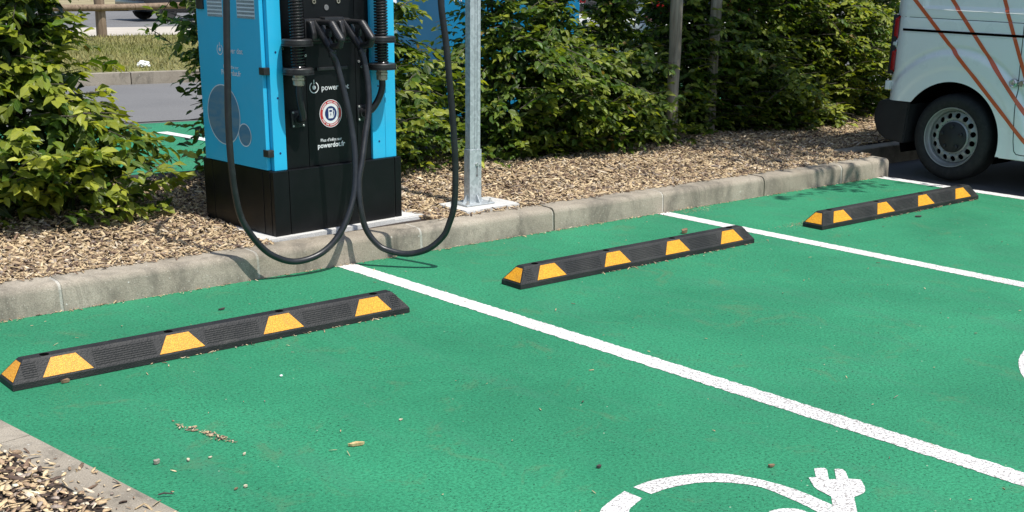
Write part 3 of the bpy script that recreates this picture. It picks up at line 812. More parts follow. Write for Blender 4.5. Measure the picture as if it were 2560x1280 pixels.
# ------------------------------------------------------------------ galvanised post
PO = thing('steel_post', 'galvanised steel post with bolted foot sleeve on a square concrete pad', 'post', (1.215, .3575, .160))
p_ = MB().box(-.0455, .0455, -.0295, .0295, 0, .335, .002); p_.build('foot_sleeve', M['galv'], PO)
p_ = MB()
p_.prism([(-.039, -.024), (-.004, -.024), (-.004, -.0275), (.008, -.0275), (.008, -.020), (.016, -.020), (.016, -.024), (.039, -.024), (.039, .024), (-.039, .024)], 'z', .05, 3.6)
p_.build('post_profile', M['galv'], PO)
MB().box(-.11, .11, -.085, .085, 0, .008, .002).build('base_plate', M['galv'], PO)
for x, y, ax in ((0.0, -.0295, 'y'), (-.0455, 0, 'x'), (.0455, 0, 'X'), (0.0, .0295, 'Y')):
    s_ = -1 if ax in 'xy' else 1
    m = MB()
    if ax in 'xX': m.prism([(x, .008), (x + s_ * .035, .008), (x + s_ * .004, .055), (x, .055)], 'y', -.003, .003)
    else:
        m.prism([(y, .008), (y + s_ * .035, .008), (y + s_ * .004, .055), (y, .055)], 'x', -.003 + .01, .003 + .01)
    m.build('gusset', M['galv'], PO)
for x in (-.088, .088):
    for y in (-.064, .064):
        m = MB().cyl((x, y, .008), (0, 0, 1), .013, .009, 6); m.cyl((x, y, .017), (0, 0, 1), .006, .014, 12); m.build('anchor_bolt', M['silver'], PO)
m = MB().cyl((.006, -.0298, .245), (0, -1, 0), .010, .007, 6, .001); m.cyl((.034, -.0298, .238), (0, -1, 0), .007, .005, 12); m.build('sleeve_bolt', M['silver'], PO)
m = MB().cyl((.010, -.0296, .175), (0, -1, 0), .0085, .0006, 16)
m.add([(.005, -.0302, .232), (.018, -.0302, .232), (.0135, -.0302, .180), (.0075, -.0302, .180)], [(0, 1, 2, 3)]); m.build('keyhole_slot', M['grey'], PO)

# ------------------------------------------------------------------ leaves and shrubs
LB = np.array([[0, 0, 0], [-.26, .30, .07], [.26, .30, .07], [-.235, .64, .05], [.235, .64, .05], [0, .34, 0], [0, .66, -.02], [0, 1, -.10]])
LF3 = np.array([[0, 5, 1], [0, 2, 5], [5, 6, 3], [5, 3, 1], [5, 2, 4], [5, 4, 6], [6, 7, 3], [6, 4, 7]])
LUV = np.array([[.5, 0], [0, .32], [1, .32], [.02, .64], [.98, .64], [.5, .34], [.5, .66], [.5, 1]])
def leaves(name, P, D, Nn, size, col, mat, parent):
    """P positions, D direction of the blade, Nn blade normals, size, colours"""
    n = len(P)
    D = D / np.linalg.norm(D, axis=1, keepdims=True)
    Sd = np.cross(D, Nn); Sd /= np.linalg.norm(Sd, axis=1, keepdims=True) + 1e-9
    Nn = np.cross(Sd, D)
    b = LB[None] * np.ones((n, 1, 1)); b = b + rng.normal(0, .035, (n, 8, 3)) * np.array([1, .6, .7])
    curl = rng.normal(.0, .10, (n, 1)); b[..., 2] += curl * (b[..., 1] ** 2)
    b[..., 0] *= rng.uniform(.82, 1.1, (n, 1)); fold = rng.uniform(.2, 2.2, (n, 1)); b[:, 1:5, 2] *= fold
    V = P[:, None] + size[:, None, None] * (b[..., :1] * Sd[:, None] + b[..., 1:2] * D[:, None] + b[..., 2:3] * Nn[:, None])
    F = (LF3[None] + (np.arange(n) * 8)[:, None, None]).reshape(-1, 3)
    C = np.concatenate([np.clip(col, 0, 1), np.ones((n, 1))], 1).repeat(8, 0)
    return mesh_np(name, V.reshape(-1, 3), F, mat, C, np.tile(LUV, (n, 1)), parent)

LOLD = np.array([.028, .066, .009]); LMID = np.array([.100, .205, .020]); LYNG = np.array([.55, .58, .075])  # old tone deepened for shaded gaps, young tone lifted for sunlit tips
def spray(base, tip, nl, size, young, out=None):
    """alternate leaves in a flat spray along a slightly arching twig"""
    base, tip = np.array(base), np.array(tip)
    t = (np.arange(nl) + .6) / nl
    ax = tip - base; L = np.linalg.norm(ax); ax = ax / L
    if out is None: out = ax * np.array([1, 1, 0])
    sag = np.array([0, 0, -1.0]) * (t ** 2)[:, None] * L * .12
    P = base + (tip - base) * t[:, None] + sag
    side = np.cross(ax, np.array([0, 0, 1.0])); side /= np.linalg.norm(side) + 1e-6
    alt = np.where(np.arange(nl) % 2 == 0, 1.0, -1.0)[:, None]
    ang = rng.uniform(.4, 1.05, (nl, 1))
    droop = rng.uniform(-.05, .6, (nl, 1))
    D = ax * np.cos(ang) + side * alt * np.sin(ang) + np.array([0, 0, -1.0]) * droop
    D[-1] = ax + np.array([0, 0, -.3])
    Nn = np.array([0, 0, .85]) + rng.normal(0, .30, (nl, 3)) + out * rng.uniform(-.1, .75, (nl, 1))
    sz = size * rng.uniform(.70, 1.2, nl) * (1 - .18 * t)
    yg_lit = np.clip(young * t ** 1.2 + rng.normal(0, .12, nl), 0, 1)[:, None]
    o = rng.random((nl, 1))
    col = (LOLD * (1 - o) + LMID * o) * (1 - yg_lit) + LYNG * yg_lit
    old = rng.random((nl, 1)) < .012
    col = np.where(old, np.array([.30, .20, .06]), col)
    return P, D, Nn, sz, col * rng.uniform(.8, 1.2, (nl, 1))
def shrub(label, cx, cy, prof, ntw, size=.082, base_z=.13, squash=1.0, young=.55, name='hornbeam_shrub', group='leafy shrubs of the hedge', twig=.30, inner=700, lumps=.20):
    t = thing(name, label, 'shrub', (cx, cy, base_z), 0, group)
    hs = [p[0] for p in prof]; rs = [p[1] for p in prof]
    A = []
    stems = MB(); hmax = hs[-1]
    for k in range(7):
        a = 2 * math.pi * k / 7 + rnd.random(); b0 = rnd.uniform(.03, .12); zt = hmax * rnd.uniform(.6, .95)
        rr_ = float(np.interp(zt, hs, rs)) * .5
        stems.tube(crom([(b0 * math.cos(a), b0 * math.sin(a), -.03), (.36 * rr_ * math.cos(a), .36 * rr_ * math.sin(a), zt * .45), (rr_ * math.cos(a + .3), rr_ * math.sin(a + .3), zt)], 5), [.016 - .0012 * q for q in range(11)], 6)
    area = np.array([rs[i] + rs[i + 1] for i in range(len(hs) - 1)]) * np.diff(hs); cdf = np.concatenate([[0], np.cumsum(area)]) / area.sum()
    for k in range(ntw):
        z = float(np.interp(rng.random(), cdf, hs)); a = rng.uniform(0, 2 * np.pi)
        if math.sin(a) > .35 and rng.random() < .45: a = -a             # more twigs on the open side of the hedge
        lump = 1 + lumps * math.sin(3 * a + 5.1 * z + cx * 3) + lumps * .8 * math.sin(5 * a - 7 * z + cy)
        full = float(np.interp(z, hs, rs)) * lump
        q = 1 - .55 * rng.random() ** 2.4
        rr_ = full * q * rng.uniform(.88, 1.10)
        tip = np.array([rr_ * math.cos(a), rr_ * squash * math.sin(a), z])
        L = twig * rng.uniform(.6, 1.25)
        el = rng.normal(.12, .30); aa = a + rng.normal(0, .5)
        dr = np.array([math.cos(aa) * math.cos(el), math.sin(aa) * math.cos(el), math.sin(el)])
        base = tip - dr * L
        if tip[2] < .02: tip[2] = .02 + .1 * rng.random()
        if base[2] < .01: base[2] = .01
        A.append(spray(base, tip, int(rng.integers(7, 13)), size, young * (.15 + .85 * max(0, (q - .75) / .25)) * rng.uniform(.2, 1.35), np.array([math.cos(a), math.sin(a), 0])))  # young tone on outer twigs also brightens them; deeper twigs stay darker as shade
        if k % 3 == 0:
            stems.tube([base, (base + tip) / 2 + np.array([0, 0, .01]), tip], [.0035, .0028, .0015], 4, cap=False)
    if inner:
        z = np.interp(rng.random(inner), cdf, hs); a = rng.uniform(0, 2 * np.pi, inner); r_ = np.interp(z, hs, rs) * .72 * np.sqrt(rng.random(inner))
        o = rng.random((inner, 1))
        A.append((np.stack([r_ * np.cos(a), r_ * squash * np.sin(a), z], 1), rng.normal(0, 1, (inner, 3)), rng.normal(0, 1, (inner, 3)) + np.array([0, 0, .5]), np.full(inner, size * 1.15), (LOLD * (1 - o) + LMID * o * .5) * .8))  # inner leaves coloured darker to paint the shade between the twigs
    P, D, Nn, sz, col = [np.concatenate([q[i] for q in A]) for i in range(5)]
    P[:, 2] = np.maximum(P[:, 2], .012)
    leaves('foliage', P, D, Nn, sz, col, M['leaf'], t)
    stems.build('branches', M['bark'], t, fix=False)
    return t
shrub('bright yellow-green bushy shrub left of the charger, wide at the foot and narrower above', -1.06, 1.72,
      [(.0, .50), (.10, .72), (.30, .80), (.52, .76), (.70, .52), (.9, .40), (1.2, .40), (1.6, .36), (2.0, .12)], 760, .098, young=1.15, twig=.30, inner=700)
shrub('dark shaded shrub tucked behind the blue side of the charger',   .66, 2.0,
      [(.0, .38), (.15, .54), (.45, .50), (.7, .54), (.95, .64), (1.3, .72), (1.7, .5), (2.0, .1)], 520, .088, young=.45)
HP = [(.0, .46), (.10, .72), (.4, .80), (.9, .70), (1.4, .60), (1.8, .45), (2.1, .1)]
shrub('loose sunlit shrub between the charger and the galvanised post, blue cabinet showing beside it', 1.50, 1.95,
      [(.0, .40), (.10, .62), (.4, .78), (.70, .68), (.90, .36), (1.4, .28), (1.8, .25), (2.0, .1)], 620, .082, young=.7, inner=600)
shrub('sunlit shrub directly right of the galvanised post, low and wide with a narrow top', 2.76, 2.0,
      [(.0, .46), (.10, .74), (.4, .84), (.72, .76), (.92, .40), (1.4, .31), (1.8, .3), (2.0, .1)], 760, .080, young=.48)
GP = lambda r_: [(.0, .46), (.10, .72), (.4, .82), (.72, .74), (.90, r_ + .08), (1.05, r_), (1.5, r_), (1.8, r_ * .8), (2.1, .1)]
for lab, cx, cy, n_, pf, yg_lit in (
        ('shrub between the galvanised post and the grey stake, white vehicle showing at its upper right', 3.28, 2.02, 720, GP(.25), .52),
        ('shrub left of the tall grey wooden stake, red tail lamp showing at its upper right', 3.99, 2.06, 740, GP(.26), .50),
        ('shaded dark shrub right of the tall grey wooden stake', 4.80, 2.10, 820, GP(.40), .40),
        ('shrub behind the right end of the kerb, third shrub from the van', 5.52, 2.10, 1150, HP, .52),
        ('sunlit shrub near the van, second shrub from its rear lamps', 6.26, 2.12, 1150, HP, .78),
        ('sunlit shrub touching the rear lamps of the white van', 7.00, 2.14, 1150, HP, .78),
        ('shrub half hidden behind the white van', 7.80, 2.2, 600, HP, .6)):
    shrub(lab, cx, cy, pf, n_, .080, young=yg_lit)  # young share also paints light: lower on shaded shrubs, higher on sunlit ones

# ------------------------------------------------------------------ stakes, shade tree
def stake(label, x, y, h, r0):
    m = MB(); pth = [(x + rnd.uniform(-.004, .004) + .02 * k / 8 * -1, y, .05 + (h - .05) * k / 8) for k in range(9)]
    m.tube(pth, [r0 * (1 + .04 * math.sin(k * 2)) for k in range(9)], 18)
    tag(m.build('wooden_stake', M['stake'], smooth=True), label, 'stake', 'wooden stakes in the hedge')
stake('tall weathered grey wooden stake standing in front of the hedge', 4.215, 1.50, 2.3, .050)
stake('farther grey wooden stake rising behind the hedge leaves', 4.95, 1.72, 2.4, .048)
rnd_main, rng_main = rnd, rng; rnd = random.Random(5); rng = np.random.default_rng(5)
tr = thing('tree', 'leafy young tree over the hedge, its crown shading the right end of the kerb', 'tree', (4.95, 2.2, .12))
m = MB(); m.tube(crom([(0, 0, 0), (-.02, -.02, 1.2), (-.06, -.15, 2.6), (-.25, -.6, 3.8), (-.35, -.95, 5.0)], 6), [.062 - .0016 * k for k in range(25)], 12)
ends = []
for k in range(22):
    q = k / 21; b0 = Vector((-.06 - .29 * q, -.15 - .80 * q, 2.6 + 2.3 * q))
    v = Vector((rnd.gauss(0, 1), rnd.gauss(0, 1), rnd.gauss(0, 1))).normalized() * rnd.uniform(.55, 1)
    e_ = Vector((.05 + v.x * 1.2, -2.62 + v.y * 1.9, 4.0 + v.z * .9))
    m.tube(crom([b0, b0.lerp(e_, .5) + Vector((0, 0, .15)), e_], 4), [.024 - .0022 * u_ for u_ in range(9)], 6); ends.append((b0, e_))
m.build('trunk', M['bark'], tr, True, fix=False)
A = []
for b0, e_ in ends:
    for k in range(46):
        q = 1.06 - .75 * rng.random() ** 1.6; c_ = np.array(b0.lerp(e_, q)) + rng.normal(0, .24, 3)
        dd = rng.normal(0, 1, 3) * np.array([1, 1, .35]); dd /= np.linalg.norm(dd)
        A.append(spray(c_ - dd * .16, c_ + dd * .16, int(rng.integers(5, 9)), .10, .3))
P, D, Nn, sz, col = [np.concatenate([q[i] for q in A]) for i in range(5)]
leaves('crown', P, D, Nn, sz, col, M['leaf'], tr); rnd, rng = rnd_main, rng_main

# ------------------------------------------------------------------ van
VN = thing('van', 'white panel van with orange diagonal stripes parked beside the green bays', 'van', (5.30, -.40, 0))
VX = 5.30
WR = .335
YR, YF = .595, -4.30                                     # local: rear end, front end (origin at the rear axle)
AR = .425                                               # arch radius
def side_x(y, z):
    """outward offset (positive = outwards) of the body side"""
    o = -.018 * max(0, (z - .95)) - .10 * max(0, z - 1.45) ** 1.6 - .03 * max(0, .55 - z)
    rr_ = math.hypot(y, (z - .34) * 1.0)
    # swelling round the wheel
    f = 1 / (1 + math.exp((rr_ - .640) / .009)); f0 = 1 / (1 + math.exp(max(-40, min(40, (rr_ - .682) / .004)))); f2 = 1 / (1 + math.exp((rr_ - .52) / .006))
    o += .025 * f - .010 * f0 - .006 * f2
    # rounded rear corner
    dr = y - (YR - .14)
    if dr > 0: o -= .07 * (dr / .14) ** 2.2
    df = (YF + .9) - y
    if df > 0: o -= .16 * (df / .9) ** 2
    # pressed blank panel
    if z > 1.29 and -.10 - .5 * 0 < .0:
        pass
    if z > 1.295 and y < .33 and y > -3.2: o -= .010 * min(1, (z - 1.295) / .012) * min(1, (.33 - y) / .03)
    # shoulder crease
    o -= .004 * math.exp(-((z - 1.222) / .008) ** 2)
    return o
def van_side(sign):
    ys = np.concatenate([np.arange(YF, -1.0, .03), np.arange(-1.0, YR + .0001, .01)]); zs = np.concatenate([np.arange(.24, 1.32, .01), np.arange(1.32, 1.96, .03)])
    yf = 3.275 * -1                                      # front axle, local y
    idx = {}; vs = []; fs = []
    bot = lambda y: .24 if y < .35 else .24
    for i, y in enumerate(ys):
        for j, z in enumerate(zs):
            # under-bumper cut at the tail, windscreen slope at the front
            idx[i, j] = len(vs)
            yy, zz = y, z
            for ax in (0.0, yf):
                d_ = math.hypot(yy - ax, zz - .335)
                if d_ < AR and d_ > AR - (.018 if ax == 0 else .04): k_ = AR / d_; yy = ax + (yy - ax) * k_; zz = .335 + (zz - .335) * k_
            vs.append((-sign * (0.0 + side_x(yy, zz)) + (0 if sign > 0 else 1.90), yy, zz))
    for i in range(len(ys) - 1):
        for j in range(len(zs) - 1):
            yc, zc = (ys[i] + ys[i + 1]) / 2, (zs[j] + zs[j + 1]) / 2
            if any(math.hypot(yc - ax, zc - .335) < AR - (.0075 if ax == 0 else .016) for ax in (0.0, yf)): continue
            if yc > .16 and zc < .585: continue
            if zc > 1.05 + (yc - YF) * .85: continue
            fs.append((idx[i, j], idx[i + 1, j], idx[i + 1, j + 1], idx[i, j + 1]))
    return vs, fs
for sgn in (1, -1):
    vs, fs = van_side(sgn)
    m = MB().add(vs, fs)
    o = m.build('side_panel', M['vanwhite'], VN, fix=False)
    me = o.data
    bm = bmesh.new(); bm.from_mesh(me); bmesh.ops.delete(bm, geom=[v for v in bm.verts if not v.link_faces], context='VERTS')
    bmesh.ops.recalc_face_normals(bm, faces=bm.faces[:]); bm.to_mesh(me); bm.free()
    me.polygons.foreach_set('use_smooth', [True] * len(me.polygons))
# roof, rear doors, front, floor
bx_ = lambda z: side_x(-1.5, z)
m = MB()
prof = [(-bx_(1.93), 1.945), (.10, 1.965), (.45, 1.985), (.95, 1.99), (1.45, 1.985), (1.80, 1.965), (1.90 + bx_(1.93), 1.945)]
ny_ = 10; yy_ = [YF + 1.05 + (YR - YF - 1.05 - .06) * k / ny_ for k in range(ny_ + 1)]
vs = [(p[0], y, p[1] - (.05 if k == 0 else 0)) for k, y in enumerate(yy_) for p in prof]
m.add(vs, [(k * 7 + i, k * 7 + i + 1, (k + 1) * 7 + i + 1, (k + 1) * 7 + i) for k in range(ny_) for i in range(6)])
m.build('roof', M['vanwhite'], VN, True)
m = MB().box(.072, .946, YR - .022, YR + .002, .56, 1.93, .008); m.box(.954, 1.828, YR - .022, YR + .002, .56, 1.93, .008); m.box(.94, .96, YR - .03, YR - .02, .56, 1.9)
m.box(.04, 1.86, YR - .09, YR - .022, 1.88, 1.955, .02)
rd = m.build('rear_door', M['vanwhite'], VN, True)
m = MB(); m.box(.15, .88, YR + .0025, YR + .006, 1.25, 1.75, .002); m.box(1.02, 1.75, YR + .0025, YR + .006, 1.25, 1.75, .002); m.build('window', M['glass'], VN)
# nose: bonnet, windscreen, front bumper
m = MB(); fx = lambda q: (.06 + .10 * q, 1.84 - .10 * q)
st_ = [(YF + 1.02, 1.93, .14), (YF + .42, 1.10, .10), (YF + .10, .98, .16), (YF - .02, .78, .22), (YF - .05, .40, .22), (YF + .02, .26, .2)]
vs = [(x, y, z) for y, z, ins in st_ for x in (ins, .5, 1.4, 1.90 - ins)]
m.add(vs[4:], [(k * 4 + i, k * 4 + i + 1, (k + 1) * 4 + i + 1, (k + 1) * 4 + i) for k in range(4) for i in range(3)])
m.build('bonnet', M['vanwhite'], VN, True)
MB().add([vs[0], vs[3], vs[7], vs[4]], [(0, 1, 2, 3)]).build('windscreen', M['glass'], VN)
m = MB().box(.10, 1.80, YF - .10, YF + .05, .24, .52, .05); m.build('front_bumper', M['bumper'], VN, True)
for x in (.22, 1.40): MB().box(x, x + .30, YF - .045, YF + .12, .72, .88, .03).build('headlight', M['lampclear'], VN, True)
MB().box(.36, 1.54, YF + .1, YR - .05, .27, .42).build('underbody', M['hole'], VN)
for ax in (0.0, -3.275):
    for x0, x1 in ((.006, .34), (1.56, 1.894)):
        wl = MB(); n_ = 24; ang = [math.pi * (-.12 + 1.24 * k / n_) for k in range(n_ + 1)]
        vs = [(x, ax + AR * 1.005 * math.cos(a), .335 + AR * 1.005 * math.sin(a)) for x in (x0, x1) for a in ang]
        wl.add(vs, [(k, k + 1, n_ + 2 + k, n_ + 1 + k) for k in range(n_)])
        xi = x1 if x0 < 1 else x0
        wl.add([(xi, ax + AR * 1.005 * math.cos(a), .335 + AR * 1.005 * math.sin(a)) for a in ang], [tuple(range(n_ + 1))])
        wl.build('wheel_arch_liner', M['hole'], VN)
# rear bumper
bm = bmesh.new()
out = [(.585, .27), (.60, .36), (.735, .42), (.765, .50), (.755, .545), (.70, .582), (.20, .583)]
lv = []
pr_ = [(.36, .576), (YR + .01, .581), (YR + .07, .56), (YR + .10, .48), (YR + .098, .41), (YR + .06, .32), (YR - .04, .268), (.385, .25)]
for x, ins in ((-.004, .03), (.03, .0), (.95, -.02), (1.87, .0), (1.904, .03)):
    lv.append([bm.verts.new((x, y - (ins if i in (1, 2, 3, 4, 5) else 0), z)) for i, (y, z) in enumerate(pr_)])
for a, b_ in zip(lv[:-1], lv[1:]):
    for i in range(len(pr_)): bm.faces.new((a[i], a[(i + 1) % len(pr_)], b_[(i + 1) % len(pr_)], b_[i]))
bm.faces.new(lv[0]); bm.faces.new(lv[-1][::-1])
bmesh.ops.recalc_face_normals(bm, faces=bm.faces[:])
bmesh.ops.bevel(bm, geom=[e for e in bm.edges], offset=.010, segments=2, affect='EDGES')
MB().bm(bm).build('rear_bumper', M['bumper'], VN, True)
MB().box(.004, .03, -2.85, -.44, .232, .262, .006).build('sill', M['vanwhite'], VN, True)
# tail lamps on the corners
for sx in (0, 1):
    for z0, z1, nm, mt in ((1.055, 1.226, 'tail_lamp', 'lampred'), (.985, 1.045, 'reversing_lamp', 'lampclear'), (.795, .975, 'tail_lamp', 'lampred')):
        bm = bmesh.new(); n_ = 7; cols = []
        for k in range(n_):
            a = k / (n_ - 1)
            y = YR - .045 + .075 * a; x = .035 + .045 * a ** 2 - .012 * math.sin(math.pi * a)
            cols.append([bm.verts.new((x + (.006 if z in (z0, z1) else -.012), y, z)) for z in (z0, z0 + .02, (z0 + z1) / 2, z1 - .02, z1)])
        cols.append([bm.verts.new((.16, YR + .022, z)) for z in (z0, z0 + .02, (z0 + z1) / 2, z1 - .02, z1)])
        for a, b_ in zip(cols[:-1], cols[1:]):
            for i in range(4): bm.faces.new((a[i], a[i + 1], b_[i + 1], b_[i]))
        if sx:
            for v in bm.verts: v.co.x = 1.90 - v.co.x
        MB().bm(bm).build(nm, M[mt], VN, True)
    x = (.012, .075) if not sx else (1.825, 1.888)
    MB().box(x[0] + .01, x[1], YR - .03, YR + .012, .78, 1.235, .004).build('lamp_housing', M['bumper'], VN, True)
for z in (.655, 1.45): MB().box(.03, .075, YR - .01, YR + .03, z, z + .07, .006).build('door_hinge', M['vanwhite'], VN, True)
# things on the left side: rail, gaps, painted crease shade, stripes, lock
def on_side(m, pts, t=.003, mi=0):
    """polyline strip that lies on the left body side; pts: list of (y,z) pairs (lower, upper)"""
    vs = []
    for (a, b_) in pts:
        for (y, z) in (a, b_): vs.append((-side_x(y, z) - t, y, z))
    m.add(vs, [(2 * k, 2 * k + 1, 2 * k + 3, 2 * k + 2) for k in range(len(pts) - 1)], mi)
def sub(p, q, n=60): return [(p[0] + (q[0] - p[0]) * k / n, p[1] + (q[1] - p[1]) * k / n) for k in range(n + 1)]
OY = .40                                                 # world y -> local y
def strp(p, q, wd, n=90):
    dy, dz = q[0] - p[0], q[1] - p[1]; L_ = math.hypot(dy, dz); ny, nz = -dz / L_ * wd / 2, dy / L_ * wd / 2
    return [((y + OY + ny, z + nz), (y + OY - ny, z - nz)) for y, z in sub(p, q, n)]
sm = [((.245, 1.56), (-.82, .573)), ((-.06, 1.62), (-.995, .589)), ((-.60, 1.62), (-.950, .875))]
for p, q in sm:
    k_ = (q[1] - .29) / (p[1] - q[1]) * (1 if q[1] < .8 else .9)
    q2 = (q[0] + (q[0] - p[0]) * k_, q[1] + (q[1] - p[1]) * k_)
    m = MB(); on_side(m, strp(p, q2, .028, 420), .0032); m.build('orange_stripe', M['orange'], VN, True, fix=False)
m = MB(); on_side(m, [((y + OY, z - .009), (y + OY, z + .009)) for y, z in sub((.10, 1.127), (-2.6, 1.108))], .004); m.build('slide_rail', M['hole'], VN, fix=False)
m = MB()
def ledge(pts, n=80):
    vs = []
    for (p, q) in zip(pts[:-1], pts[1:]):
        for (y, z) in sub(p, q, n):
            b0 = side_x(y + OY, z - .012)
            vs += [(-b0 - .0045, y + OY, z - .004), (-b0 + .006, y + OY, z + .004)]
    m.add(vs, [(2 * k, 2 * k + 1, 2 * k + 3, 2 * k + 2) for k in range(len(vs) // 2 - 1)])
ledge([(-.05, 1.50), (-.052, 1.32), (-.062, 1.302), (-.088, 1.291)], 6); ledge([(-.088, 1.291), (-.895, 1.2795)])
ledge([(.095, 1.1135), (-.895, 1.1045)])
m.build('pressed_ledge', M['vanwhite'], VN, fix=False)
m = MB()
def dark_line(pts, wd=.006):
    for p, q in zip(pts[:-1], pts[1:]): on_side(m, strp(p, q, wd, 24), .0012)
dark_line([(-.895, 1.60), (-.901, 1.192), (-.920, .80), (-.929, .583), (-.948, .371), (-.962, .30), (-.983, .278), (-1.043, .272), (-2.05, .268), (-2.10, .30), (-2.10, 1.60)])
dark_line([(.179 , 1.224), (-.901, 1.212)], .004)  # dark strip painted along the shoulder crease as its shade
m.build('door_gap_crease', M['hole'], VN, fix=False)
m = MB().lathe([(0, .040), (.012, .040), (.014, .034), (.022, .036), (.030, .030), (.031, 0)], (-.002, -.901 + OY + .006, .79), (-1, 0, 0), 28); m.cyl((0, -.955 + OY, .79), (-1, 0, 0), .022, .026, 20, .004)
m.build('security_lock', M['lock'], VN, True)
# wheels
def wheel(name, c, out, parent):
    """steel wheel: tyre with dished rim, fifteen round holes and a dark hub cap. out=-1 faces -x"""
    o = bpy.data.objects.new(name, None); COL.objects.link(o); o.parent = parent; o.location = c
    if out > 0: o.rotation_euler = (0, 0, math.pi)
    ax = (-1, 0, 0)
    MB().lathe([(.222, -.02), (.236, .006), (.262, .016), (.295, .014), (.318, .002), (.331, -.018), (.335, -.05), (.335, -.15), (.326, -.19), (.29, -.205), (.23, -.19)], (0, 0, 0), ax, 72).build('tyre', M['tyre'], o, True)
    m = MB()
    m.lathe([(.231, .002), (.229, .010), (.222, .008), (.219, -.002), (.213, -.022), (.205, -.030), (.203, -.05), (.196, -.060)], (0, 0, 0), ax, 72)
    nh = 15; hr = .0215; rc = .166; r0, r1 = .128, .197
    xs = lambda r_: .052 - .022 * math.exp(-((r_ - .150) / .035) ** 2)
    for k in range(nh):
        a0 = 2 * math.pi * k / nh; da = math.pi / nh
        n_ = 28; out_, inn = [], []
        for j in range(n_):
            t = 2 * math.pi * j / n_
            dx, dy = math.cos(t), math.sin(t)
            # boundary of the polar sector along direction t from the hole centre (in polar coords)
            su = (r1 - rc) / dx if dx > 1e-6 else ((r0 - rc) / dx if dx < -1e-6 else 1e9)
            sv = (rc * da) / abs(dy) if abs(dy) > 1e-6 else 1e9
            s_ = min(su, sv); pr, pa = rc + dx * s_, a0 + dy * s_ / rc
            out_.append((pr, pa)); 
            X_, Y_ = rc + hr * dx, hr * dy
            inn.append((math.hypot(X_, Y_), a0 + math.atan2(Y_, X_)))
        P_ = lambda p: (xs(p[0]), p[0] * math.cos(p[1]), p[0] * math.sin(p[1]))
        vv = [P_(p) for p in out_] + [P_(p) for p in inn] + [(xs(p[0]) + .012, p[0] * math.cos(p[1]), p[0] * math.sin(p[1])) for p in inn]
        m.add(vv, [(j, (j + 1) % n_, n_ + (j + 1) % n_, n_ + j) for j in range(n_)] + [(n_ + j, n_ + (j + 1) % n_, 2 * n_ + (j + 1) % n_, 2 * n_ + j) for j in range(n_)])
    m.lathe([(.1285, -.036), (.118, -.026), (.105, -.024)], (0, 0, 0), ax, 60)
    m.build('rim', M['rim'], o, True)
    MB().lathe([(.2, -.09), (0, -.09)], (0, 0, 0), ax, 40).build('brake_backing', M['hole'], o)
    m = MB().lathe([(.119, -.030), (.117, -.018), (.108, -.012), (.085, -.008), (.06, .002), (.0, .004)], (0, 0, 0), ax, 48)
    for k in range(5):
        a = 2 * math.pi * k / 5 + .3; m.lathe([(.016, -.012), (.016, .006), (.010, .010), (0, .010)], (0, .085 * math.cos(a), .085 * math.sin(a)), ax, 14)
    m.build('hub_cap', M['bumper'], o, True)
    return o
wheel('wheel', (.055, 0, WR), -1, VN); wheel('wheel', (.055, -3.275, WR), -1, VN); wheel('wheel', (1.845, 0, WR), 1, VN); wheel('wheel', (1.845, -3.275, WR), 1, VN)

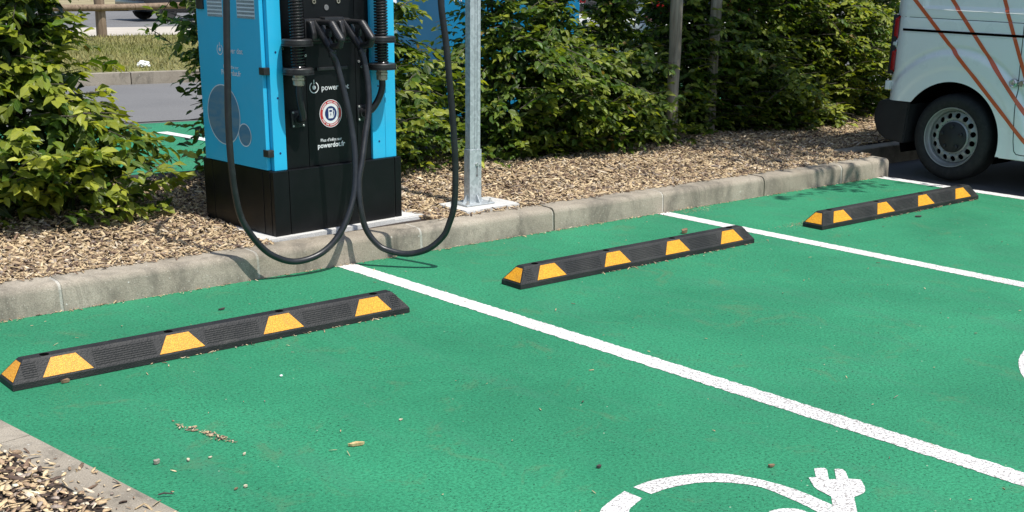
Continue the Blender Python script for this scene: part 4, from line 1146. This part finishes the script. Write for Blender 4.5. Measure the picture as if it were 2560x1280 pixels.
# ------------------------------------------------------------------ background vehicles and cabinet
def hatchback(label, loc, rz, paint, group=None, tall=1.0, band='glass'):
    """rear end at local y=0, nose at +y"""
    t = thing('parked_car', label, 'car', loc, rz, group); t.scale = (1, 1, tall)
    st_ = [(0.0, .34, .62, .86, .70), (.10, .26, .78, .92, .80), (.55, .22, .86, .93, .86), (1.5, .20, .89, .91, .88), (2.7, .20, .89, .90, .87), (3.5, .22, .86, .84, .80), (3.95, .28, .72, .70, .66), (4.05, .36, .58, .60, .58)]
    m = MB(); rows = []
    for y, zb, hw, zs_, hw2 in st_:
        rows.append([(-hw2 * .92, y, zs_ + .02), (-hw2, y, zs_ - .03), (-hw, y, (zb + zs_) / 2 + .05), (-hw * .97, y, zb + .05), (-hw * .85, y, zb), (hw * .85, y, zb), (hw * .97, y, zb + .05), (hw, y, (zb + zs_) / 2 + .05), (hw2, y, zs_ - .03), (hw2 * .92, y, zs_ + .02)])
    n_ = 10
    m.add([p for r_ in rows for p in r_], [(k * n_ + i, k * n_ + (i + 1) % n_, (k + 1) * n_ + (i + 1) % n_, (k + 1) * n_ + i) for k in range(len(rows) - 1) for i in range(n_)] + [tuple(range(n_)), tuple((len(rows) - 1) * n_ + i for i in range(n_ - 1, -1, -1))])
    o = m.build('body', paint, t, True); sb = o.modifiers.new('s', 'SUBSURF'); sb.levels = 1; sb.render_levels = 2
    g = [(.12, .90, .78, .76), (.42, 1.36, .62, .60), (1.1, 1.45, .62, .62), (1.9, 1.42, .60, .60), (2.75, .93, .76, .76)]
    m = MB(); rows = [[(-hw_b, y, .86), (-hw_t, y + .0, z), (hw_t, y, z), (hw_b, y, .86)] for y, z, hw_t, hw_b in g]
    m.add([p for r_ in rows for p in r_], [(k * 4 + i, k * 4 + i + 1, (k + 1) * 4 + i + 1, (k + 1) * 4 + i) for k in range(4) for i in range(3)] + [(0, 1, 2, 3), (16, 17, 18, 19)])
    m.build('window_band' if band == 'glass' else 'upper_body', M[band], t, True)
    m = MB(); rr_ = [(.30, 1.40), (.55, 1.47), (1.1, 1.50), (1.9, 1.47), (2.1, 1.40)]
    m.add([(x, y, z - (.03 if abs(x) > .5 else 0)) for y, z in rr_ for x in (-.64, -.4, .4, .64)], [(k * 4 + i, k * 4 + i + 1, (k + 1) * 4 + i + 1, (k + 1) * 4 + i) for k in range(4) for i in range(3)])
    m.build('roof', paint, t, True)
    for s_ in (-1, 1):
        m = MB(); m.prism([(.06, .86), (.32, 1.38), (.46, 1.40), (.26, .86)], 'x', s_ * .70 - .05, s_ * .70 + .05); m.build('rear_pillar', paint, t)
        MB().box(s_ * .66 - .11, s_ * .66 + .11, -.03, .16, .88, 1.10, .04).build('tail_lamp', M['lampred'], t, True)
        MB().box(s_ * .55 - .14, s_ * .55 + .14, 3.86, 4.03, .60, .72, .03).build('headlight', M['lampclear'], t, True)
    MB().box(-.78, .78, -.06, .12, .36, .56, .05).build('rear_bumper', paint, t, True)
    MB().box(-.28, .28, -.066, -.058, .62, .73, .003).build('number_plate', M['letter'], t)
    for y in (.75, 3.25):
        for s_ in (-1, 1):
            m = MB(); m.lathe([(0, .0), (.19, .0), (.21, .012), (.27, .02), (.30, 0), (.31, -.05), (.31, -.15), (.2, -.18)], (s_ * .80, y, .31), (s_, 0, 0), 32); m.build('wheel', M['tyre'], t, True)
    return t
hatchback('white car parked beyond the hedge, its red tail lamp showing through the leaves', (7.06, 3.75, 0), 0, M['vanwhite'], 'vehicles parked beyond the hedge', 1.15)
hatchback('white delivery vehicle beside the deep blue cabinet, seen only through gaps in the hedge', (5.12, 4.4, 0), 0, M['vanwhite'], 'vehicles parked beyond the hedge', 1.35, 'vanwhite')
hatchback('dark car standing on the far road beyond the lawn', (10.9, 28.4, 0), R(-88), M['darkcar'])
# far cabinet behind the hedge
CB = thing('charging_cabinet', 'deep blue equipment cabinet standing behind the hedge with white letters at its top', 'cabinet', (3.27, 3.40, 0))
MB().box(0, 1.62, 0, .75, .20, 2.2, .01).build('cabinet_body', M['bgblue'], CB)
MB().box(-.02, 1.64, -.02, .77, 0, .199, .01).build('plinth', M['black'], CB)
MB().box(-.02, 1.64, -.03, .77, 2.2, 2.26, .01).build('cabinet_roof', M['bgblue'], CB)
m = MB()
for x in (.40, .81, 1.22): m.box(x - .003, x + .003, -.002, .003, .22, 2.18)
m.build('panel_seam', M['hole'], CB)
me = text_mesh('RAP', .1, .001); xs_ = [v.co.x for v in me.vertices]
kx = .150 / (max(xs_) - min(xs_))
for v in me.vertices: v.co = (.065 + (v.co.x - min(xs_)) * kx, -.004, 1.262 + v.co.y * kx)
me.materials.clear(); me.materials.append(M['letter']); o = bpy.data.objects.new('lettering', me); COL.objects.link(o); o.parent = CB

# ------------------------------------------------------------------ wooden barrier, litter, far bushes
FB = thing('wooden_barrier', 'low wooden barrier of a round brown post and a log rail across the lawn edge', 'barrier', (6.31, 18.94, .13))
m = MB(); m.tube([(0, 0, 0), (.01, 0, .5), (-.01, 0, 1.0), (0, 0, 1.5)], [.105, .10, .102, .10], 16); m.build('post', M['brownwood'], FB, True)
m = MB(); m.tube([(-7, -.8 + .1, .62), (0, -.12, .57), (3, .35, .60), (8, 1.1, .62)], .062, 12); m.build('rail', M['brownwood'], FB, True)
for q in (-6.5, 7.5):
    MB().tube([(q, q * .13 + .1, 0), (q, q * .13 + .1, .75)], .10, 14).build('post', M['brownwood'], FB, True)
m = MB(); bm = bmesh.new(); bmesh.ops.create_icosphere(bm, subdivisions=3, radius=.075)
for v in bm.verts:
    s_ = 1 + rnd.uniform(-.22, .22); v.co = Vector((v.co.x * s_ * 1.25, v.co.y * s_ * .8, max(-.02, v.co.z * s_ * .75)))
m.bm(bm); tag(m.build('crumpled_paper', M['paper']), 'crumpled white paper lying on the lawn above the far kerb', 'litter').location = (3.93, 11.5, .17)
def far_bush(label, x, y, rr_, hh):
    t = thing('bush', label, 'bush', (x, y, .06), 0, 'bushes beyond the far road'); n_ = 1500
    a = rng.uniform(0, 2 * np.pi, n_); z = rng.random(n_) ** .8; r_ = np.sqrt(np.clip(1 - (z * .95) ** 2, 0, 1)) * rr_ * rng.uniform(.55, 1.05, n_)
    P = np.stack([r_ * np.cos(a), r_ * np.sin(a), z * hh], 1); D = rng.normal(0, 1, (n_, 3)); Nn = rng.normal(0, 1, (n_, 3)) + np.array([0, -.5, 1])
    o = rng.random((n_, 1)); leaves('foliage', P, D, Nn, rng.uniform(.18, .34, n_), LOLD * (1 - o) + LMID * o, M['leaf'], t)
    MB().tube([(0, 0, 0), (.05, 0, hh * .7)], [.08, .03], 8).build('branches', M['bark'], t, True)
for i, (x, y) in enumerate(((19.5, 47.5), (23, 48.5), (17, 52), (27, 51))):
    far_bush(('dark bush right of the barrier post, nearest the road', 'dark bush above the log rail beside the dark car', 'dark bush directly above the barrier post, set back', 'dark bush farthest right beyond the road')[i], x, y, 2.0, 2.4)

# ------------------------------------------------------------------ loose pieces lying on the green coating
def chip_piece(name, label, cat, x, y, L_, W_, T_, rz, mat, jag=.2):
    bm = bmesh.new(); n_ = 8
    out = []
    for k in range(n_):
        a = 2 * math.pi * k / n_
        out.append((math.cos(a) * L_ / 2 * (1 + rnd.uniform(-jag, jag)), math.sin(a) * W_ / 2 * (1 + rnd.uniform(-jag, jag))))
    b0 = [bm.verts.new((p[0] * .92, p[1] * .9, 0)) for p in out]; b1 = [bm.verts.new((p[0], p[1], T_ * rnd.uniform(.75, 1.15))) for p in out]
    bm.faces.new(b0[::-1]); bm.faces.new(b1)
    for k in range(n_): bm.faces.new((b0[k], b0[(k + 1) % n_], b1[(k + 1) % n_], b1[k]))
    o = MB().bm(bm).build(name, mat); o.location = (x, y, .003); o.rotation_euler = (0, 0, rz)
    return tag(o, label, cat)
M['palewood'] = m_wood('pale_split_wood', (.42, .29, .12), (.68, .52, .26), (70, 9, 9))
M['stone'] = surf('pebble_stone', (.30, .27, .22), .85, var=.3, vscale=40)
M['dryleaf'] = surf('dry_leaf', (.22, .14, .08), .85, var=.4, vscale=60)
M['paleleaf'] = surf('pale_bud_scale', (.58, .50, .36), .85, var=.25, vscale=60)
M['twig'] = surf('twig_bark', (.06, .05, .045), .9)
chip_piece('wood_chip', 'long pale yellow wood chip with a dark end lying alone on the green bay', 'wood chip', -1.33, -2.267, .062, .017, .010, -.35, M['palewood'])
chip_piece('pebble', 'grey-brown pebble on the green bay near the left edging', 'pebble', -1.93, -1.997, .024, .019, .013, .5, M['stone'], .12)
chip_piece('dry_leaf', 'curled brown dry leaf caught against the front of the nearest wheel stop', 'leaf', -1.865, -1.016, .036, .016, .012, .1, M['dryleaf'])
chip_piece('wood_block', 'small brown wood scrap lying behind the middle wheel stop', 'wood scrap', 2.185, -.54, .055, .03, .022, .25, M['dryleaf'])
chip_piece('bud_scale', 'small tan husk right of the pebble', 'husk', -1.839, -2.039, .015, .010, .006, 1.2, M['paleleaf'])
chip_piece('bud_scale', 'narrow white husk second to the right of the pebble', 'husk', -1.772, -2.061, .016, .007, .004, .0, M['paleleaf'])
chip_piece('bud_scale', 'white bent husk farthest right in the row beside the pebble', 'husk', -1.67, -2.106, .018, .008, .006, .7, M['paleleaf'])
chip_piece('bud_scale', 'pale husk beside a brown sliver near the bottom of the bay', 'husk', -1.793, -2.347, .014, .009, .006, .1, M['paleleaf'])
chip_piece('wood_sliver', 'thin brown sliver touching a pale husk near the bottom of the bay', 'wood chip', -1.825, -2.345, .018, .006, .004, .4, M['dryleaf'])
chip_piece('wood_chip', 'small pale chip left of the first white line, below the wheel stop end', 'wood chip', -1.074, -2.16, .018, .008, .004, .1, M['paleleaf'])
chip_piece('paper_scrap', 'tiny white scrap on the green below the nearest wheel stop', 'scrap', -1.168, -1.462, .018, .012, .004, .9, M['paper'])
chip_piece('dry_leaf', 'dark curled leaf bit left of the painted plug', 'leaf', -.81, -2.918, .020, .014, .007, .2, M['twig'])
chip_piece('dry_leaf', 'brown leaf bit just above the painted plug prongs', 'leaf', -.356, -3.266, .026, .013, .007, -.3, M['dryleaf'])
chip_piece('bark_piece', 'dark chip on the green between kerb and nearest wheel stop', 'wood chip', -.899, -.424, .036, .012, .007, .1, M['twig'])
chip_piece('bark_piece', 'dark chip in front of the wheel stop beside the van', 'wood chip', 3.84, -1.13, .05, .016, .008, -.5, M['twig'])
m = MB().tube([(-.022, 0, .004), (-.004, .002, .008), (.022, .001, .005)], [.0025, .003, .002], 7); o = m.build('twig', M['twig'], smooth=True); o.location = (-2.02, -2.262, .006); o.rotation_euler = (0, 0, -.55)
tag(o, 'short dark twig lying across the edge of the edging', 'twig')
# drift of splinters on a worn patch
n = 85; t = rng.random(n) ** .7
X = -1.731 + (.086) * t + rng.normal(0, .010, n); Y = -1.679 - .305 * t + rng.normal(0, .010, n)
chips('litter', X, Y, np.full(n, .005), .013, M['chips'], lay=.15)
for cx_, cy_, q_ in ((2.985, -.80, .05), (2.80, -.075, .06)):
    n = 240; chips('litter', cx_ + rng.normal(0, q_ * 1.6, n), cy_ + rng.normal(0, q_ * .6, n), np.full(n, .003), .005, M['chips'])

# ------------------------------------------------------------------ painted plug symbol
sym = MB()
def ribbon(outer, inner, z=.0018, n=8):
    A = [Vector((*p, 0)) for p in outer]; B = [Vector((*p, 0)) for p in inner]
    def rs(P, N):
        c_ = crom([p[:] for p in P], 10); L_ = [0]
        for a, b_ in zip(c_[:-1], c_[1:]): L_.append(L_[-1] + (b_ - a).length)
        o = []
        for k in range(N + 1):
            s_ = L_[-1] * k / N; i = max(j for j in range(len(L_)) if L_[j] <= s_ + 1e-9); i = min(i, len(c_) - 2)
            f = (s_ - L_[i]) / max(1e-9, L_[i + 1] - L_[i]); o.append(c_[i].lerp(c_[i + 1], f))
        return o
    N = 40; a, b_ = rs(A, N), rs(B, N)
    j = lambda: rnd.uniform(-.0012, .0012)
    sym.add([(p.x + j(), p.y + j(), z) for p in a + b_], [(k, k + 1, N + 2 + k, N + 1 + k) for k in range(N)])
ribbon([(-.833, -3.101), (-.749, -3.1), (-.669, -3.122), (-.582, -3.161), (-.511, -3.223), (-.468, -3.314), (-.447, -3.388), (-.44, -3.471), (-.447, -3.577)],
       [(-.826, -3.172), (-.743, -3.177), (-.66, -3.198), (-.602, -3.232), (-.549, -3.285), (-.514, -3.352), (-.51, -3.438), (-.516, -3.528), (-.526, -3.60)])
ribbon([(-.878, -3.104), (-.968, -3.134), (-1.041, -3.166), (-1.12, -3.25), (-1.17, -3.37), (-1.19, -3.5)], [(-.872, -3.179), (-.925, -3.197), (-.968, -3.218), (-1.04, -3.29), (-1.085, -3.39), (-1.10, -3.5)])
plug = [(-.331, -3.399), (-.309, -3.411), (-.256, -3.364), (-.244, -3.367), (-.225, -3.382), (-.23, -3.396), (-.291, -3.448), (-.272, -3.463), (-.207, -3.409), (-.197, -3.412), (-.186, -3.425), (-.197, -3.446), (-.237, -3.485), (-.212, -3.515), (-.250, -3.556), (-.277, -3.577), (-.297, -3.583), (-.345, -3.583), (-.427, -3.652), (-.52, -3.73), (-.545, -3.66), (-.526, -3.600), (-.47, -3.585), (-.447, -3.577), (-.398, -3.536), (-.391, -3.50), (-.388, -3.479), (-.377, -3.454)]
bm = bmesh.new(); f = bm.faces.new([bm.verts.new((x, y, .0021)) for x, y in plug]); bmesh.ops.triangulate(bm, faces=[f]); sym.bm(bm)
ribbon([(-.638, -3.483), (-.587, -3.498), (-.552, -3.535), (-.55, -3.60)], [(-.66, -3.55), (-.63, -3.56), (-.61, -3.58), (-.605, -3.62)], .0019)
tag(sym.build('painted_symbol', M['white']), 'white painted plug and curved cable symbol on the nearest green bay', 'road marking')
sym = MB()
ribbon([(1.76, -3.06), (1.55, -3.118), (1.404, -3.173), (1.255, -3.262), (1.17, -3.34), (1.13, -3.45), (1.13, -3.6)], [(1.76, -3.14), (1.60, -3.19), (1.47, -3.24), (1.34, -3.32), (1.26, -3.39), (1.225, -3.47), (1.225, -3.6)])
tag(sym.build('painted_symbol', M['white']), 'white painted curved mark at the right edge of the middle green bay', 'road marking')
